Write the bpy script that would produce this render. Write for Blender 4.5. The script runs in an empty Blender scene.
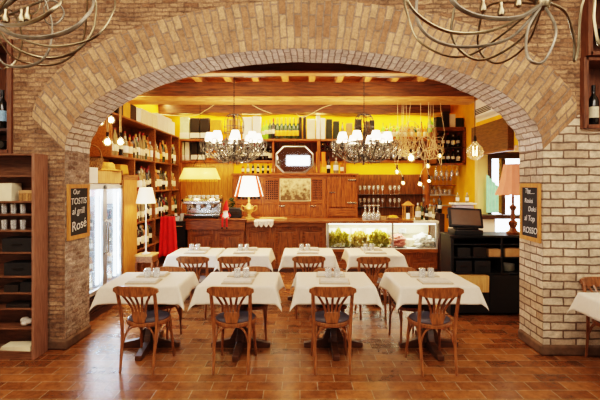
import bpy, bmesh, math, random
from mathutils import Vector, Matrix
random.seed(7)
SC = bpy.context.scene
COL = SC.collection
PI = math.pi
def S(r, g, b):
    f = lambda c: ((c/255)/12.92 if c/255 <= .04045 else ((c/255+.055)/1.055)**2.4)
    return (f(r), f(g), f(b), 1)
# ------------------------------------------------------------------ materials
def newmat(name):
    m = bpy.data.materials.new(name); m.use_nodes = True
    nt = m.node_tree
    for n in list(nt.nodes): nt.nodes.remove(n)
    out = nt.nodes.new('ShaderNodeOutputMaterial')
    return m, nt, out
def N(nt, typ, **kw):
    n = nt.nodes.new(typ)
    for k, v in kw.items():
        if k.startswith('i_'): n.inputs[k[2:].replace('_', ' ')].default_value = v
        else: setattr(n, k, v)
    return n
def principled(nt, out):
    b = nt.nodes.new('ShaderNodeBsdfPrincipled'); nt.links.new(b.outputs[0], out.inputs[0]); return b
def plain(name, col, rough=.6, metal=0, var=.12, scale=14, emit=None, estr=0, spec=.4, bump=0):
    m, nt, out = newmat(name); b = principled(nt, out)
    b.inputs['Roughness'].default_value = rough; b.inputs['Metallic'].default_value = metal
    b.inputs['Specular IOR Level'].default_value = spec
    tc = N(nt, 'ShaderNodeTexCoord'); no = N(nt, 'ShaderNodeTexNoise'); no.inputs['Scale'].default_value = scale
    no.inputs['Detail'].default_value = 4
    nt.links.new(tc.outputs['Object'], no.inputs['Vector'])
    r = N(nt, 'ShaderNodeValToRGB')
    r.color_ramp.elements[0].position = .3; r.color_ramp.elements[1].position = .7
    r.color_ramp.elements[0].color = tuple(c*(1-var) for c in col[:3]) + (1,)
    r.color_ramp.elements[1].color = tuple(min(1, c*(1+var)) for c in col[:3]) + (1,)
    nt.links.new(no.outputs['Fac'], r.inputs['Fac']); nt.links.new(r.outputs[0], b.inputs['Base Color'])
    if emit: b.inputs['Emission Color'].default_value = emit; b.inputs['Emission Strength'].default_value = estr
    if bump:
        bp = N(nt, 'ShaderNodeBump'); bp.inputs['Strength'].default_value = bump; bp.inputs['Distance'].default_value = .01
        nt.links.new(no.outputs['Fac'], bp.inputs['Height']); nt.links.new(bp.outputs[0], b.inputs['Normal'])
    return m
def wood(name, c1, c2, axis='x', rough=.45, scale=6, stretch=9, planks=None):
    m, nt, out = newmat(name); b = principled(nt, out); b.inputs['Roughness'].default_value = rough
    tc = N(nt, 'ShaderNodeTexCoord'); mp = N(nt, 'ShaderNodeMapping')
    s = [stretch]*3; s['xyz'.index(axis)] = 1
    mp.inputs['Scale'].default_value = s
    nt.links.new(tc.outputs['Object'], mp.inputs['Vector'])
    no = N(nt, 'ShaderNodeTexNoise'); no.inputs['Scale'].default_value = scale; no.inputs['Detail'].default_value = 6
    no.inputs['Distortion'].default_value = .6
    nt.links.new(mp.outputs[0], no.inputs['Vector'])
    r = N(nt, 'ShaderNodeValToRGB')
    r.color_ramp.elements[0].position = .32; r.color_ramp.elements[1].position = .68
    r.color_ramp.elements[0].color = c1; r.color_ramp.elements[1].color = c2
    nt.links.new(no.outputs['Fac'], r.inputs['Fac'])
    col = r.outputs[0]
    if planks:
        ax, w = planks
        sp = N(nt, 'ShaderNodeSeparateXYZ'); nt.links.new(tc.outputs['Object'], sp.inputs[0])
        d = N(nt, 'ShaderNodeMath', operation='DIVIDE'); d.inputs[1].default_value = w
        nt.links.new(sp.outputs['XYZ'.index(ax)], d.inputs[0])
        fr = N(nt, 'ShaderNodeMath', operation='FRACT'); nt.links.new(d.outputs[0], fr.inputs[0])
        gt = N(nt, 'ShaderNodeMath', operation='GREATER_THAN'); gt.inputs[1].default_value = .06
        nt.links.new(fr.outputs[0], gt.inputs[0])
        mx = N(nt, 'ShaderNodeMix', data_type='RGBA', blend_type='MULTIPLY'); mx.inputs[0].default_value = .75
        nt.links.new(col, mx.inputs[6]); nt.links.new(gt.outputs[0], mx.inputs[7]); col = mx.outputs[2]
    nt.links.new(col, b.inputs['Base Color'])
    bp = N(nt, 'ShaderNodeBump'); bp.inputs['Strength'].default_value = .15; bp.inputs['Distance'].default_value = .004
    nt.links.new(no.outputs['Fac'], bp.inputs['Height']); nt.links.new(bp.outputs[0], b.inputs['Normal'])
    return m
def brick(name, c1, c2, mortar, bw, rh, ms=.011, dist=.012, rough=.85, bump=.7, coord='UV', dark=.35, bias=0, nscale=2.5, fine=.35):
    m, nt, out = newmat(name); b = principled(nt, out); b.inputs['Roughness'].default_value = rough
    tc = N(nt, 'ShaderNodeTexCoord')
    nz = N(nt, 'ShaderNodeTexNoise'); nz.inputs['Scale'].default_value = 7; nz.inputs['Detail'].default_value = 2
    nt.links.new(tc.outputs[coord], nz.inputs['Vector'])
    sb = N(nt, 'ShaderNodeVectorMath', operation='SUBTRACT'); sb.inputs[1].default_value = (.5, .5, .5)
    nt.links.new(nz.outputs['Color'], sb.inputs[0])
    sc = N(nt, 'ShaderNodeVectorMath', operation='SCALE'); sc.inputs['Scale'].default_value = dist*2
    nt.links.new(sb.outputs[0], sc.inputs[0])
    ad = N(nt, 'ShaderNodeVectorMath', operation='ADD')
    nt.links.new(tc.outputs[coord], ad.inputs[0]); nt.links.new(sc.outputs[0], ad.inputs[1])
    bt = N(nt, 'ShaderNodeTexBrick'); bt.inputs['Scale'].default_value = 1
    bt.inputs['Brick Width'].default_value = bw; bt.inputs['Row Height'].default_value = rh
    bt.inputs['Mortar Size'].default_value = ms; bt.inputs['Mortar Smooth'].default_value = .35
    bt.inputs['Bias'].default_value = bias
    bt.inputs['Color1'].default_value = c1; bt.inputs['Color2'].default_value = c2; bt.inputs['Mortar'].default_value = mortar
    nt.links.new(ad.outputs[0], bt.inputs['Vector'])
    n2 = N(nt, 'ShaderNodeTexNoise'); n2.inputs['Scale'].default_value = nscale; n2.inputs['Detail'].default_value = 8; n2.inputs['Roughness'].default_value = .7
    nt.links.new(tc.outputs[coord], n2.inputs['Vector'])
    rp = N(nt, 'ShaderNodeValToRGB'); rp.color_ramp.elements[0].position = .32; rp.color_ramp.elements[1].position = .66
    rp.color_ramp.elements[0].color = (1-dark, 1-dark, 1-dark, 1); rp.color_ramp.elements[1].color = (1.1, 1.1, 1.1, 1)
    nt.links.new(n2.outputs['Fac'], rp.inputs['Fac'])
    mx = N(nt, 'ShaderNodeMix', data_type='RGBA', blend_type='MULTIPLY'); mx.inputs[0].default_value = 1
    nt.links.new(bt.outputs['Color'], mx.inputs[6]); nt.links.new(rp.outputs[0], mx.inputs[7])
    n4 = N(nt, 'ShaderNodeTexNoise'); n4.inputs['Scale'].default_value = nscale*7; n4.inputs['Detail'].default_value = 6; n4.inputs['Roughness'].default_value = .75
    nt.links.new(tc.outputs[coord], n4.inputs['Vector'])
    r4 = N(nt, 'ShaderNodeValToRGB'); r4.color_ramp.elements[0].position = .35; r4.color_ramp.elements[1].position = .62
    r4.color_ramp.elements[0].color = (1-fine, 1-fine, 1-fine, 1); r4.color_ramp.elements[1].color = (1.08, 1.08, 1.08, 1)
    nt.links.new(n4.outputs['Fac'], r4.inputs['Fac'])
    m4 = N(nt, 'ShaderNodeMix', data_type='RGBA', blend_type='MULTIPLY'); m4.inputs[0].default_value = 1
    nt.links.new(mx.outputs[2], m4.inputs[6]); nt.links.new(r4.outputs[0], m4.inputs[7])
    nt.links.new(m4.outputs[2], b.inputs['Base Color'])
    n3 = N(nt, 'ShaderNodeTexNoise'); n3.inputs['Scale'].default_value = 30; n3.inputs['Detail'].default_value = 4
    nt.links.new(tc.outputs[coord], n3.inputs['Vector'])
    inv = N(nt, 'ShaderNodeMath', operation='MULTIPLY_ADD'); inv.inputs[1].default_value = -1; inv.inputs[2].default_value = 1
    nt.links.new(bt.outputs['Fac'], inv.inputs[0])
    a2 = N(nt, 'ShaderNodeMath', operation='MULTIPLY_ADD'); a2.inputs[1].default_value = .5
    nt.links.new(n3.outputs['Fac'], a2.inputs[0]); nt.links.new(inv.outputs[0], a2.inputs[2])
    bp = N(nt, 'ShaderNodeBump'); bp.inputs['Strength'].default_value = bump; bp.inputs['Distance'].default_value = .018
    nt.links.new(a2.outputs[0], bp.inputs['Height']); nt.links.new(bp.outputs[0], b.inputs['Normal'])
    return m
def emis(name, col, strength):
    m, nt, out = newmat(name); e = N(nt, 'ShaderNodeEmission'); e.inputs[0].default_value = col; e.inputs[1].default_value = strength
    nt.links.new(e.outputs[0], out.inputs[0]); return m
def glassy(name, tint=(1, 1, 1, 1), refl=.12, rough=.03, emit=0, ecol=(1, 1, 1, 1), milk=0):
    m, nt, out = newmat(name)
    t = N(nt, 'ShaderNodeBsdfTransparent'); t.inputs[0].default_value = tint
    g = N(nt, 'ShaderNodeBsdfGlossy'); g.inputs['Roughness'].default_value = rough
    lw = N(nt, 'ShaderNodeLayerWeight'); lw.inputs[0].default_value = .35
    ma = N(nt, 'ShaderNodeMath', operation='MULTIPLY_ADD'); ma.inputs[1].default_value = .6; ma.inputs[2].default_value = refl
    nt.links.new(lw.outputs['Facing'], ma.inputs[0])
    mx = N(nt, 'ShaderNodeMixShader'); nt.links.new(ma.outputs[0], mx.inputs[0])
    nt.links.new(t.outputs[0], mx.inputs[1]); nt.links.new(g.outputs[0], mx.inputs[2])
    last = mx.outputs[0]
    if milk:
        d = N(nt, 'ShaderNodeBsdfDiffuse'); d.inputs[0].default_value = (.9, .9, .88, 1)
        m2 = N(nt, 'ShaderNodeMixShader'); m2.inputs[0].default_value = milk
        nt.links.new(last, m2.inputs[1]); nt.links.new(d.outputs[0], m2.inputs[2]); last = m2.outputs[0]
    if emit:
        e = N(nt, 'ShaderNodeEmission'); e.inputs[0].default_value = ecol; e.inputs[1].default_value = emit
        a = N(nt, 'ShaderNodeAddShader'); nt.links.new(last, a.inputs[0]); nt.links.new(e.outputs[0], a.inputs[1]); last = a.outputs[0]
    nt.links.new(last, out.inputs[0]); return m

def translucent(name, col, ecol, estr):
    m, nt, out = newmat(name)
    d = N(nt, 'ShaderNodeBsdfDiffuse'); d.inputs[0].default_value = col; t = N(nt, 'ShaderNodeBsdfTranslucent'); t.inputs[0].default_value = col
    mx = N(nt, 'ShaderNodeMixShader'); mx.inputs[0].default_value = .6
    nt.links.new(d.outputs[0], mx.inputs[1]); nt.links.new(t.outputs[0], mx.inputs[2])
    e = N(nt, 'ShaderNodeEmission'); e.inputs[0].default_value = ecol; e.inputs[1].default_value = estr
    a = N(nt, 'ShaderNodeAddShader'); nt.links.new(mx.outputs[0], a.inputs[0]); nt.links.new(e.outputs[0], a.inputs[1])
    nt.links.new(a.outputs[0], out.inputs[0]); return m
M = {}
M['ring'] = brick('arch_ring_brick', S(208,167,125), S(158,112,78), S(158,133,112), .25, .080, .010, nscale=5, dark=.4, bias=-.1, dist=.014, bump=1)
M['soffit'] = brick('soffit_brick', S(236,220,202), S(206,180,156), S(160,134,114), .25, .072, .009, bias=-.2, dist=.018, dark=.3, bump=1)
M['wallbrick'] = brick('wall_brick', S(222,200,172), S(186,152,122), S(126,101,82), .27, .088, .010, bias=-.3, dist=.011, bump=1)
M['rubble'] = brick('rubble_brick', S(200,158,119), S(154,111,79), S(158,123,95), .16, .048, .007, dist=.022, dark=.6, nscale=5, bump=1.2, fine=.5)
M['rubblepier'] = brick('rubble_pier', S(226,200,178), S(156,122,100), S(196,170,148), .14, .05, .012, dist=.035, dark=.6, nscale=6, bump=1.4, fine=.55)
M['plinth'] = plain('plinth_stone', S(104,78,58), .9, var=.35, scale=9, bump=.6)
M['floor'] = brick('terracotta_tiles', S(156,98,54), S(116,68,34), S(158,126,94), .32, .16, .005, dist=.005, rough=.27, bump=.3, coord='Object', dark=.4, nscale=1.6)
M['yellow'] = plain('yellow_plaster', S(244,178,20), .8, var=.1, scale=3)
M['cream'] = plain('cream_plaster', S(240,214,150), .8, var=.05, scale=3)
M['whitewall'] = plain('white_plaster', S(236,228,212), .8, var=.04, scale=4)
M['ceil'] = wood('ceiling_boards', S(150,92,40), S(196,132,66), 'x', .6, planks=('Y', .22))
M['beam'] = wood('beam_timber', S(64,34,14), S(124,72,30), 'x', .6, scale=3)
M['beamdark'] = wood('beam_dark', S(44,22,10), S(78,40,16), 'x', .6, scale=3)
M['joist'] = wood('joist_timber', S(176,112,50), S(226,160,84), 'y', .6)
M['barwood'] = wood('bar_wood', S(78,40,14), S(142,82,32), 'z', .4)
M['barwoodx'] = wood('bar_wood_across', S(78,40,14), S(146,84,34), 'x', .34)
M['oldfridge'] = wood('cold_cabinet_wood', S(104,52,14), S(180,102,38), 'z', .42, planks=('X', .12))
M['oldfridgex'] = wood('cold_cabinet_frame', S(104,52,14), S(180,102,38), 'x', .42)
M['darkwood'] = wood('dark_wood', S(42,22,14), S(74,42,26), 'x', .5)
M['cabside'] = wood('cabinet_side', S(122,82,62), S(154,110,86), 'z', .55)
M['cabin'] = wood('cabinet_inside', S(86,54,34), S(126,84,56), 'x', .55)
M['shelfwood'] = wood('shelf_wood', S(104,58,22), S(158,98,44), 'y', .5)
M['shelfwoodx'] = wood('shelf_wood_across', S(120,64,24), S(170,100,44), 'x', .5)
M['chair'] = wood('chair_beech', S(96,56,30), S(158,98,56), 'z', .33, scale=8)
M['tablewood'] = wood('table_wood', S(60,32,18), S(92,54,30), 'x', .45)
M['cushion'] = plain('cushion_leather', S(70,66,76), .4, var=.2, scale=20)
M['cloth'] = plain('tablecloth_linen', S(212,199,182), .9, var=.03, scale=40)
M['napkin'] = plain('napkin_linen', S(196,186,174), .9, var=.08, scale=40)
M['steel'] = plain('polished_steel', S(200,198,190), .22, metal=1, var=.05)
M['iron'] = plain('brushed_iron', S(120,106,84), .34, metal=1, var=.25, scale=10)
M['irondark'] = plain('dark_iron', S(46,38,32), .5, metal=.6, var=.2)
M['black'] = plain('black_lacquer', S(20,17,17), .45, var=.2)
M['blackmatte'] = plain('black_plastic', S(26,25,27), .5, var=.15)
M['screen'] = plain('screen_glass', S(104,84,70), .25, var=.05, spec=.8)
M['slate'] = plain('chalk_slate', S(44,42,42), .8, var=.2, scale=8)
M['chalk'] = plain('chalk', S(225,222,215), .9, var=.1)
M['pineframe'] = wood('pine_frame', S(168,108,44), S(206,146,74), 'z', .5)
M['mirror'] = plain('mirror', (.85, .85, .85, 1), .03, metal=1, var=.02)
M['gold'] = plain('old_gold', S(190,150,84), .4, metal=.7, var=.2)
M['red'] = plain('red_cloth', S(206,24,20), .8, var=.15, scale=6)
M['skin'] = plain('doll_face', S(230,190,160), .7)
M['white'] = plain('white_enamel', S(236,234,228), .4, var=.03)
M['porcelain'] = plain('porcelain', S(240,238,232), .15, var=.02)
M['paper'] = plain('cream_paper', S(232,218,184), .8, var=.06)
M['tan'] = plain('tan_card', S(184,142,96), .8, var=.12)
M['wicker'] = brick('wicker', S(190,142,84), S(150,104,56), S(96,62,30), .03, .012, .0025, dist=.002, coord='Object', bump=.8, nscale=6)
M['straw'] = plain('straw', S(224,170,84), .9, var=.35, scale=30, bump=.5)
M['rope'] = plain('rope', S(216,180,130), .9, var=.2, scale=40)
M['cordwhite'] = plain('cord_white', S(230,205,165), .8)
M['bulb'] = glassy('bulb_glass', (1, .93, .8, 1), .1, .02, emit=.12, ecol=(1, .6, .25, 1))
M['filament'] = emis('filament', (1, .55, .2, 1), 40)
M['brightbulb'] = emis('lit_bulb', (1, .78, .45, 1), 22)
M['shade'] = plain('lit_shade', S(250,240,220), .8, emit=(1, .84, .62, 1), estr=3.2, var=.02)
M['shadeyellow'] = translucent('lit_yellow_shade', S(255,222,130), (1, .62, .16, 1), .5)
M['orangetube'] = plain('orange_tube', S(226,128,30), .5)
M['shadewarm'] = plain('lit_cream_shade', S(250,235,205), .8, emit=(1, .80, .5, 1), estr=.9, var=.03)
M['shadepink'] = plain('pink_shade', S(206,112,82), .8, emit=(1, .38, .2, 1), estr=.25, var=.05)
M['crystal'] = glassy('crystal', (.98, .97, .95, 1), .35, .05)
M['glass'] = glassy('tumbler_glass', (.97, .98, .98, 1), .2, .03, milk=.2)
M['pane'] = glassy('window_pane', (.97, .99, 1, 1), .04, .02)
M['fridgepane'] = glassy('fridge_pane', (.93, .97, 1, 1), .06, .02, emit=.06, ecol=(.75, .88, 1, 1))
M['coldlight'] = emis('cold_tube', (.76, .89, 1, 1), 8)
M['fridgein'] = plain('fridge_liner', S(220,232,240), .5, emit=(.62, .82, 1, 1), estr=.18)  # cold interior light put into the liner as a faint glow
M['warmtube'] = emis('case_tube', (1, .95, .75, 1), 3)
M['alu'] = plain('aluminium', S(188,192,196), .35, metal=.8, var=.04)
M['lettuce'] = plain('salad_leaf', S(226,208,96), .6, var=.4, scale=18, bump=.5)
M['cheese'] = plain('cheese', S(238,214,130), .6, var=.1)
M['ham'] = plain('cured_meat', S(196,120,104), .5, var=.2, scale=20)
M['curtain'] = plain('green_sheer', S(150,206,170), .9, var=.15, scale=10, emit=(.5, .9, .6, 1), estr=.25)  # green glow stands in for daylight coming through the cloth
M['grille'] = plain('vent_dark', S(40,34,28), .7)
M['sepia'] = None
M['mat'] = plain('linen_mat', S(184,164,140), .9, var=.1, scale=40)
M['nichewood'] = wood('niche_wood', S(82,46,28), S(120,74,46), 'z', .5)
M['pelmet'] = wood('pelmet_wood', S(70,42,14), S(108,70,26), 'y', .5)
M['pitch'] = plain('bottle_dark', S(22,18,12), .18, var=.1, spec=.6)
M['greenb'] = plain('bottle_green', S(36,60,20), .15, var=.2, spec=.6)
M['greenglow'] = plain('bottle_green_glow', S(120,170,40), .15, var=.2, emit=(.35, .6, .05, 1), estr=.25)  # pale green and glow stand in for light behind the glass
M['amberb'] = plain('bottle_amber', S(168,92,24), .15, var=.2, spec=.6)
M['clearb'] = plain('bottle_clear', S(150,128,88), .12, var=.1, spec=.6)
M['redb'] = plain('bottle_red', S(120,22,16), .2, var=.1)
M['labcream'] = plain('label_cream', S(232,218,186), .7, var=.1, scale=60)
M['labyellow'] = plain('label_yellow', S(236,176,46), .7, var=.1, scale=60)
M['labwhite'] = plain('label_white', S(238,236,230), .7, var=.05, scale=60)
M['labblue'] = plain('label_blue', S(150,190,220), .7, var=.2, scale=60)
M['capred'] = plain('capsule_red', S(140,30,24), .4)
M['capgold'] = plain('capsule_gold', S(200,160,80), .35, metal=.6)
M['capblack'] = plain('capsule_black', S(24,20,20), .4)
M['capsilver'] = plain('capsule_silver', S(200,196,188), .3, metal=.6)
M['boxblack'] = plain('box_black', S(34,26,22), .5, var=.15)
M['boxamber'] = plain('box_amber', S(206,150,46), .6, var=.15)
M['boxwhite'] = plain('box_white', S(232,228,214), .6, var=.05)
M['boxgreen'] = plain('box_green', S(38,44,26), .6, var=.15)
M['boxmint'] = plain('box_mint', S(206,216,186), .6, var=.12)
M['tancrate'] = wood('crate_wood', S(190,140,76), S(222,176,110), 'z', .6)
M['lavender'] = plain('grey_plastic', S(168,164,186), .5)
def sepia():
    m, nt, out = newmat('sepia_print'); b = principled(nt, out); b.inputs['Roughness'].default_value = .7
    tc = N(nt, 'ShaderNodeTexCoord'); v = N(nt, 'ShaderNodeTexVoronoi'); v.inputs['Scale'].default_value = 11
    nt.links.new(tc.outputs['Object'], v.inputs['Vector'])
    no = N(nt, 'ShaderNodeTexNoise'); no.inputs['Scale'].default_value = 26; no.inputs['Detail'].default_value = 5
    nt.links.new(tc.outputs['Object'], no.inputs['Vector'])
    sp = N(nt, 'ShaderNodeSeparateXYZ'); nt.links.new(tc.outputs['Object'], sp.inputs[0])
    ma = N(nt, 'ShaderNodeMath', operation='MULTIPLY_ADD'); ma.inputs[1].default_value = .9; ma.inputs[2].default_value = -.12
    nt.links.new(sp.outputs['Z'], ma.inputs[0])
    m2 = N(nt, 'ShaderNodeMath', operation='MULTIPLY_ADD'); m2.inputs[1].default_value = .45
    nt.links.new(v.outputs['Distance'], m2.inputs[0]); nt.links.new(ma.outputs[0], m2.inputs[2])
    m3 = N(nt, 'ShaderNodeMath', operation='MULTIPLY_ADD'); m3.inputs[1].default_value = .55
    nt.links.new(no.outputs['Fac'], m3.inputs[0]); nt.links.new(m2.outputs[0], m3.inputs[2])
    r = N(nt, 'ShaderNodeValToRGB'); r.color_ramp.elements[0].position = .44; r.color_ramp.elements[1].position = .86
    r.color_ramp.elements[0].color = S(104,76,40); r.color_ramp.elements[1].color = S(240,218,164)
    nt.links.new(m3.outputs[0], r.inputs['Fac']); nt.links.new(r.outputs[0], b.inputs['Base Color']); return m
M['sepia'] = sepia()

# ------------------------------------------------------------------ mesh builder
class MB:
    def __init__(s): s.v = []; s.f = []; s.m = []; s.uv = {}
    def add(s, vs, fs, mat=0, X=None, uvs=None):
        o = len(s.v)
        s.v += [tuple(X @ Vector(p)) if X else tuple(p) for p in vs]
        for i, f in enumerate(fs):
            if uvs: s.uv[len(s.f)] = [uvs[k] for k in f]
            s.f.append(tuple(k+o for k in f)); s.m.append(mat[i] if isinstance(mat, list) else mat)
        return s
    def box(s, x0, x1, y0, y1, z0, z1, mat=0, X=None, taper=1):
        cx, cy = (x0+x1)/2, (y0+y1)/2
        t = lambda x, c: c+(x-c)*taper
        vs = [(x0,y0,z0),(x1,y0,z0),(x1,y1,z0),(x0,y1,z0),(t(x0,cx),t(y0,cy),z1),(t(x1,cx),t(y0,cy),z1),(t(x1,cx),t(y1,cy),z1),(t(x0,cx),t(y1,cy),z1)]
        return s.add(vs, [(3,2,1,0),(4,5,6,7),(0,1,5,4),(1,2,6,5),(2,3,7,6),(3,0,4,7)], mat, X)
    def bar(s, p0, p1, w, h, mat=0, up=(0,0,1)):
        p0, p1 = Vector(p0), Vector(p1); d = (p1-p0).normalized(); u = Vector(up)
        if abs(d.dot(u)) > .98: u = Vector((0,1,0))
        a = d.cross(u).normalized()*w/2; b = a.cross(d).normalized()*h/2
        vs = [p0-a-b, p0+a-b, p0+a+b, p0-a+b, p1-a-b, p1+a-b, p1+a+b, p1-a+b]
        return s.add(vs, [(3,2,1,0),(4,5,6,7),(0,1,5,4),(1,2,6,5),(2,3,7,6),(3,0,4,7)], mat)
    def tube(s, pts, r, n=8, mat=0, closed=False, flat=1, cap=True, flatdir=None):
        pts = [Vector(p) for p in pts]; L = len(pts)
        rs = r if isinstance(r, (list, tuple)) else [r]*L
        vs = []; nrm = None
        for i, p in enumerate(pts):
            if closed: t = pts[(i+1) % L]-pts[i-1]
            else: t = pts[min(i+1, L-1)]-pts[max(i-1, 0)]
            t = t.normalized() if t.length > 1e-9 else Vector((0,0,1))
            if flatdir is not None: nrm = Vector(flatdir)
            elif nrm is None: nrm = Vector((0,0,1)) if abs(t.z) < .9 else Vector((1,0,0))
            nrm = (nrm-t*nrm.dot(t))
            nrm = nrm.normalized() if nrm.length > 1e-6 else t.orthogonal().normalized()
            b = t.cross(nrm)
            for k in range(n):
                a = 2*PI*k/n
                vs.append(p+nrm*math.cos(a)*rs[i]*flat+b*math.sin(a)*rs[i])
        fs = []
        for i in range(L if closed else L-1):
            j = (i+1) % L
            for k in range(n):
                k2 = (k+1) % n
                fs.append((i*n+k, i*n+k2, j*n+k2, j*n+k))
        if cap and not closed:
            fs.append(tuple(range(n-1, -1, -1))); fs.append(tuple((L-1)*n+k for k in range(n)))
        return s.add(vs, fs, mat)
    def lathe(s, prof, n=12, mat=0, X=None, c=(0,0,0)):
        vs = []; fs = []; ms = []; L = len(prof)
        for r, z in prof:
            for k in range(n):
                a = 2*PI*k/n; vs.append((c[0]+r*math.cos(a), c[1]+r*math.sin(a), c[2]+z))
        for i in range(L-1):
            for k in range(n):
                k2 = (k+1) % n
                fs.append((i*n+k, i*n+k2, (i+1)*n+k2, (i+1)*n+k)); ms.append(mat[i] if isinstance(mat, list) else mat)
        if prof[0][0] > 1e-5: fs.append(tuple(range(n-1, -1, -1))); ms.append(ms[0])
        if prof[-1][0] > 1e-5: fs.append(tuple((L-1)*n+k for k in range(n))); ms.append(ms[-2] if len(ms) > 1 else 0)
        return s.add(vs, fs, ms, X)
    def shell(s, prof, n=12, mat=0, X=None, c=(0,0,0)):          # open lathe, no caps
        vs = []; fs = []
        for r, z in prof:
            for k in range(n):
                a = 2*PI*k/n; vs.append((c[0]+r*math.cos(a), c[1]+r*math.sin(a), c[2]+z))
        for i in range(len(prof)-1):
            for k in range(n):
                k2 = (k+1) % n
                fs.append((i*n+k, i*n+k2, (i+1)*n+k2, (i+1)*n+k))
        return s.add(vs, fs, mat, X)
    def prism(s, poly, d0, d1, axis='y', mat=0, X=None):
        n = len(poly)
        def P(a, b, d): return {'y': (a, d, b), 'z': (a, b, d), 'x': (d, a, b)}[axis]
        vs = [P(a, b, d0) for a, b in poly]+[P(a, b, d1) for a, b in poly]
        fs = [tuple(range(n)), tuple(range(2*n-1, n-1, -1))]
        for i in range(n):
            j = (i+1) % n; fs.append((i, i+n, j+n, j))
        return s.add(vs, fs, mat, X)
    def grid(s, fn, nu, nv, mat=0, uvf=None, X=None):
        vs = []; fs = []; uv = []
        for i in range(nu+1):
            for j in range(nv+1):
                vs.append(fn(i/nu, j/nv)); uv.append(uvf(i/nu, j/nv) if uvf else (i/nu, j/nv))
        for i in range(nu):
            for j in range(nv):
                a = i*(nv+1)+j; fs.append((a, a+nv+1, a+nv+2, a+1))
        return s.add(vs, fs, mat, X, uv)
    def ball(s, c, r, mat=0, n=10, sc=(1,1,1)):
        prof = [(max(1e-6, math.sin(PI*i/n))*r, -math.cos(PI*i/n)*r) for i in range(n+1)]
        X = Matrix.Translation(c) @ Matrix.Diagonal((*sc, 1))
        return s.lathe(prof, n+2, mat, X)
    def mesh(s, name, mats, smooth=True, angle=38):
        me = bpy.data.meshes.new(name); me.from_pydata(s.v, [], s.f)
        for m in (mats if isinstance(mats, (list, tuple)) else [mats]): me.materials.append(M[m] if isinstance(m, str) else m)
        for p, k in zip(me.polygons, s.m): p.material_index = k; p.use_smooth = smooth
        if s.uv:
            ul = me.uv_layers.new(name='UVMap')
            for pi, p in enumerate(me.polygons):
                if pi in s.uv:
                    for q, li in enumerate(p.loop_indices): ul.data[li].uv = s.uv[pi][q]
        bm = bmesh.new(); bm.from_mesh(me)
        bmesh.ops.recalc_face_normals(bm, faces=bm.faces) if not s.uv else None
        bm.to_mesh(me); bm.free()
        if smooth:
            try: me.set_sharp_from_angle(angle=math.radians(angle))
            except Exception: pass
        return me
    def build(s, name, mats, parent=None, smooth=True, bevel=0, loc=None, rotz=0, angle=38):
        o = bpy.data.objects.new(name, s.mesh(name, mats, smooth, angle)); COL.objects.link(o)
        if parent: o.parent = parent
        if loc: o.location = loc
        if rotz: o.rotation_euler = (0, 0, rotz)
        if bevel:
            b = o.modifiers.new('bevel', 'BEVEL'); b.width = bevel; b.segments = 2; b.limit_method = 'ANGLE'; b.angle_limit = math.radians(50)
        return o
LABELS = {}
def tag(o, label, cat, group=None):
    w = len(label.split())
    if not 4 <= w <= 16: print('LABEL LENGTH', w, label)
    if label in LABELS: print('LABEL DUP', label)
    LABELS[label] = 1
    o['label'] = label; o['category'] = cat
    if group: o['group'] = group
    return o
def thing(name, label, cat, loc=(0,0,0), rotz=0, group=None):
    o = bpy.data.objects.new(name, None); o.empty_display_size = .1; COL.objects.link(o)
    o.location = loc; o.rotation_euler = (0, 0, rotz)
    return tag(o, label, cat, group)
def struct(o): o['kind'] = 'structure'; return o
def dup(root, label, loc, rotz=0, group=None, scale=None):
    r = root.copy(); COL.objects.link(r); r.location = loc; r.rotation_euler = (0, 0, rotz)
    if scale: r.scale = (scale,)*3 if not isinstance(scale, tuple) else scale
    for k in ('label', 'category', 'group'):
        pass
    tag(r, label, root['category'], group or root.get('group'))
    def rec(a, b):
        for ch in list(a.children):
            c = ch.copy(); COL.objects.link(c); c.parent = b; rec(ch, c)
    rec(root, r); return r
def dupm(me, name, label, cat, loc, rotz=0, group=None, rot=None, scale=None):  # single-mesh thing sharing mesh data
    o = bpy.data.objects.new(name, me); COL.objects.link(o); o.location = loc
    o.rotation_euler = rot if rot else (0, 0, rotz)
    if scale: o.scale = (scale,)*3 if not isinstance(scale, tuple) else scale
    return tag(o, label, cat, group)
ORD = ['zeroth','first','second','third','fourth','fifth','sixth','seventh','eighth','ninth','tenth','eleventh','twelfth','thirteenth','fourteenth','fifteenth','sixteenth','seventeenth','eighteenth','nineteenth','twentieth','twenty-first','twenty-second','twenty-third','twenty-fourth']
F = 430.0
def PX(px, Y): return (px-300)*Y/F
def PZ(py, Y): return 1.85-(py-183)*Y/F
def bez(pts, n=10):                                     # Catmull-Rom through points
    P = [Vector(p) for p in pts]; out = []
    for i in range(len(P)-1):
        p0 = P[max(i-1, 0)]; p1 = P[i]; p2 = P[i+1]; p3 = P[min(i+2, len(P)-1)]
        for k in range(n):
            t = k/n
            out.append(.5*((2*p1)+(p2-p0)*t+(2*p0-5*p1+4*p2-p3)*t*t+(3*p1-p0-3*p2+p3)*t**3))
    out.append(P[-1]); return out
# ------------------------------------------------------------------ camera, world
cam = bpy.data.cameras.new('camera'); co = bpy.data.objects.new('camera', cam); COL.objects.link(co)
co.location = (0, 0, 1.85); co.rotation_euler = (PI/2, 0, 0)
cam.sensor_width = 36; cam.lens = F/600*36; cam.shift_y = -17/600; cam.clip_end = 60
SC.camera = co
w = bpy.data.worlds.new('world'); SC.world = w; w.use_nodes = True
bg = w.node_tree.nodes['Background']; bg.inputs[0].default_value = (.86, .93, 1, 1); bg.inputs[1].default_value = 6.0
SC.view_settings.view_transform = 'Filmic'; SC.view_settings.look = 'High Contrast'; SC.view_settings.exposure = .5
M['beamlit'] = wood('beam_lit_underside', S(164,104,46), S(222,162,88), 'x', .6, scale=4)  # pale wood colour standing in for light on the beam undersides
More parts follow.
